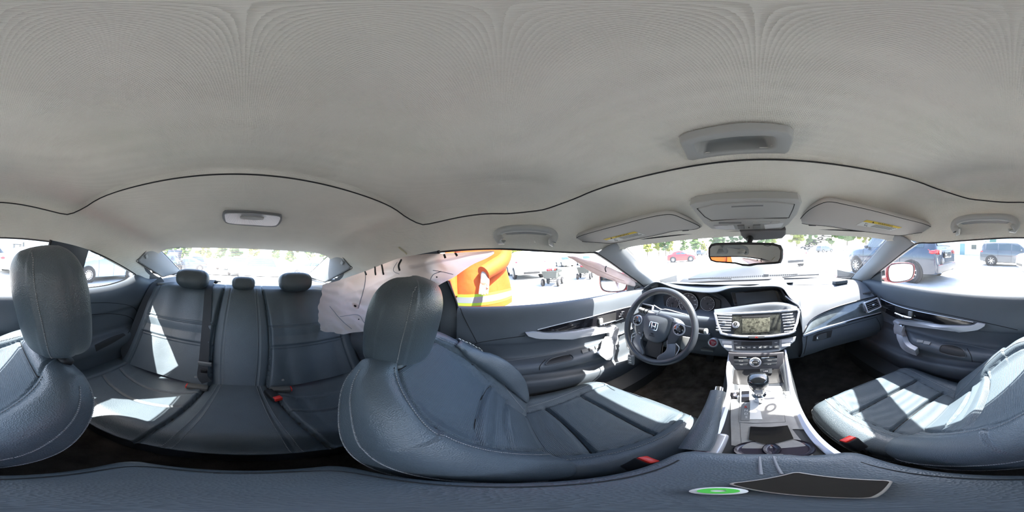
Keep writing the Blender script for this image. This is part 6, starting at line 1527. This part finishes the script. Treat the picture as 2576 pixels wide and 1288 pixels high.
# ---------------------------------------------------------------- bystander in a high visibility vest outside the driver's window
pr = thing('person', 'person in an orange high visibility vest standing outside the driver window', 'person', (-1.36, -.16, GZ))
ORG = clothmat('hi_vis_orange', (.50, .095, .004), .22, .75, ('noise', 14, .5, .01))
LIM = mat('hi_vis_lime', (.22, .46, .015), .7, bump=('noise', 60, .2)); REF = mat('reflective_band', (.20, .23, .24), .5, metal=.1, bump=('weave', 600, .4))
SKIN = mat('skin', (.48, .28, .20), .5, bump=('noise', 200, .1)); TRO = mat('dark_trousers', (.03, .035, .05), .85, bump=('noise', 80, .4)); SHT = mat('grey_shirt', (.2, .2, .2), .8)
B0 = Vector((-1.36, -.16, GZ))
jt = dict(pel=(0, 0, .95), sp1=(0, 0, 1.12), sp2=(.02, 0, 1.30), nk=(.03, 0, 1.47), hd0=(.05, 0, 1.56), hd1=(.06, 0, 1.66), hd2=(.05, 0, 1.74),
          sl=(.0, .19, 1.41), el=(.10, .17, 1.16), wl=(.24, .05, 1.08), sr=(.0, -.19, 1.41), er=(.05, -.25, 1.14), wr=(.10, -.22, .90),
          hl=(0, .10, .90), kl=(.03, .11, .50), al=(0, .12, .09), tl=(.14, .12, .035), hr=(0, -.10, .90), kr=(.02, -.11, .50), ar=(-.02, -.12, .09), tr=(.12, -.13, .035))
rad = dict(pel=.135, sp1=.125, sp2=.14, nk=.06, hd0=.062, hd1=.085, hd2=.075, sl=.065, el=.045, wl=.030, sr=.065, er=.045, wr=.030, hl=.09, kl=.060, al=.042, tl=.035, hr=.09, kr=.060, ar=.042, tr=.035)
ed = [('pel', 'sp1'), ('sp1', 'sp2'), ('sp2', 'nk'), ('nk', 'hd0'), ('hd0', 'hd1'), ('hd1', 'hd2'), ('sp2', 'sl'), ('sl', 'el'), ('el', 'wl'), ('sp2', 'sr'), ('sr', 'er'), ('er', 'wr'), ('pel', 'hl'), ('hl', 'kl'), ('kl', 'al'), ('al', 'tl'), ('pel', 'hr'), ('hr', 'kr'), ('kr', 'ar'), ('ar', 'tr')]
names = list(jt)
def hand(pref, w, dirs):
    w = Vector(w); names_ = []
    jt[pref+'p'] = tuple(w+dirs*.06); rad[pref+'p'] = .026; names.append(pref+'p'); ed.append(('w'+pref, pref+'p'))
    side = Vector((0, 1, 0))
    for k in range(5):
        off = side*(.030-.016*k) if k < 4 else side*.03
        a = jt[pref+'p']; q1 = Vector(a)+dirs*(.035 if k < 4 else .0)+off; q2 = q1+dirs*(.035-.004*abs(k-1.5))+Vector((.012, 0, -.004)); q3 = q2+dirs*.022+Vector((.014, 0, 0))
        prev = pref+'p'
        for n2, q in enumerate((q1, q2, q3)):
            nm = '%s%d%d' % (pref, k, n2); jt[nm] = tuple(q); rad[nm] = .0095-.001*n2; names.append(nm); ed.append((prev, nm)); prev = nm
hand('l', jt['wl'], Vector((.35, -.1, -.93)).normalized()); hand('r', jt['wr'], Vector((.15, .05, -.98)).normalized())
me = bpy.data.meshes.new('body'); me.from_pydata([Vector(jt[n]) for n in names], [(names.index(a), names.index(b)) for a, b in ed], []); me.update()
bo = bpy.data.objects.new('body', me); link(bo, pr)
sm = bo.modifiers.new('skin', 'SKIN'); 
for v, n in zip(me.skin_vertices[0].data, names): v.radius = (rad[n], rad[n]*(1.25 if n in ('sp2', 'sp1', 'pel') else 1)); v.use_root = (n == 'pel')
sm.use_smooth_shade = True; bo.modifiers.new('sub', 'SUBSURF').levels = 2; bo.modifiers['sub'].render_levels = 2
bpy.context.view_layer.update(); dg = bpy.context.evaluated_depsgraph_get(); m2 = bpy.data.meshes.new_from_object(bo.evaluated_get(dg)); bo.modifiers.clear(); bo.data = m2
m2.materials.clear(); m2.materials.append(SKIN); m2.materials.append(TRO); m2.materials.append(SHT); m2.materials.append(BLACK)
for p in m2.polygons:
    z = p.center.z; r_ = math.hypot(p.center.x, p.center.y); p.use_smooth = True
    p.material_index = 3 if z < .11 else 1 if (z < .96 and r_ < .24 and not (p.center.x > .09 and z > .8)) else 2 if (z < 1.46 and (abs(p.center.y) < .30 and z > 1.04)) else 0
for s_ in (-1, 1): MB().ell(B0+Vector((.135, s_*.028, 1.665)), (.012, .012, .009), 10, 6).build('eye', WHITE, pr)
MB().ell(B0+Vector((.155, 0, 1.64)), (.016, .012, .022), 10, 8).build('nose', SKIN, pr)
MB().tube([B0+Vector((.132, -.022, 1.605)), B0+Vector((.142, 0, 1.603)), B0+Vector((.132, .022, 1.605))], .005, 6).build('mouth', REDP, pr)
for s_ in (-1, 1): MB().ell(B0+Vector((.05, s_*.088, 1.65)), (.018, .008, .028), 10, 8).build('ear', SKIN, pr)
MB().grid([[B0+Vector((.045+math.cos(a)*.098*k, math.sin(a)*.092*k, z)) for a in np.linspace(0, 2*PI, 28, endpoint=False)] for z, k in ((1.68, 1.02), (1.73, .99), (1.78, .78), (1.80, .3))], closeu=True, cap=True).build('hard_hat', WHITE, pr)
def vest_ring(z, f=1):
    k = itp([(.80, 1.12), (.95, 1.06), (1.1, .98), (1.3, 1.04), (1.40, .98), (1.47, .55)], z)*f
    return [B0+Vector((.01+math.cos(a)*.175*k*(1+.05*math.sin(3*a+z*9)), math.sin(a)*.215*k*(1+.03*math.sin(5*a+z*14)), z+.03*math.sin(a+.6)*ss(1.2, .8, z))) for a in np.linspace(0, 2*PI, 72, endpoint=False)]
ve = MB().grid([vest_ring(z) for z in np.linspace(.78, 1.47, 30)], closeu=True).build('vest', ORG, pr, angle=None)
for z0, z1, m_, nm, f_ in ((.820, .842, LIM, 'lime_edging', 1.012), (.842, .888, REF, 'reflective_band', 1.014), (.888, .910, LIM, 'lime_edging', 1.012)):
    MB().grid([vest_ring(z, f_) for z in np.linspace(z0, z1, 5)], closeu=True).build(nm, m_, pr, angle=None)
for s_ in (-1, 1):
    slv = MB()
    c1, c2, c3 = [B0+Vector(jt[k]) for k in (('sl', 'el', 'wl') if s_ > 0 else ('sr', 'er', 'wr'))]
    slv.tube(cr([c1+Vector((0, -s_*.03, .02)), c1.lerp(c2, .5), c2, c2.lerp(c3, 1.08)], 6), [.085-.0018*k for k in range(19)], 16); slv.build('sleeve', ORG, pr)
# rear side panel inset on the passenger side
QR = bpy.data.objects.get('wall_rear_right'); QT = bvh(QR)
seam(QT, [(222, 792), (270, 789), (312, 793), (333, 803), (335, 818), (322, 838)], .0018, 'panel_joint', SEAMM, QR)
seam(QT, [(226, 762), (280, 762), (330, 770), (350, 790)], .0015, 'panel_joint', SEAMM, QR)
patch(QT, [(238, 868), (275, 850), (310, 838)], [(242, 884), (285, 862), (316, 843)], 'armrest_pocket', BLACK, QR, lift=.001)
tg_ = MB().box(P(1787, 1045, z=-.80), (.05, .004, .07), Matrix.Rotation(25*D, 3, 'Y') @ Matrix.Rotation(20*D, 3, 'Z'), .001).build('paper_tag', PAPER, None); tag(tg_, 'small crumpled paper tag between the driver seat and the console', 'tag')
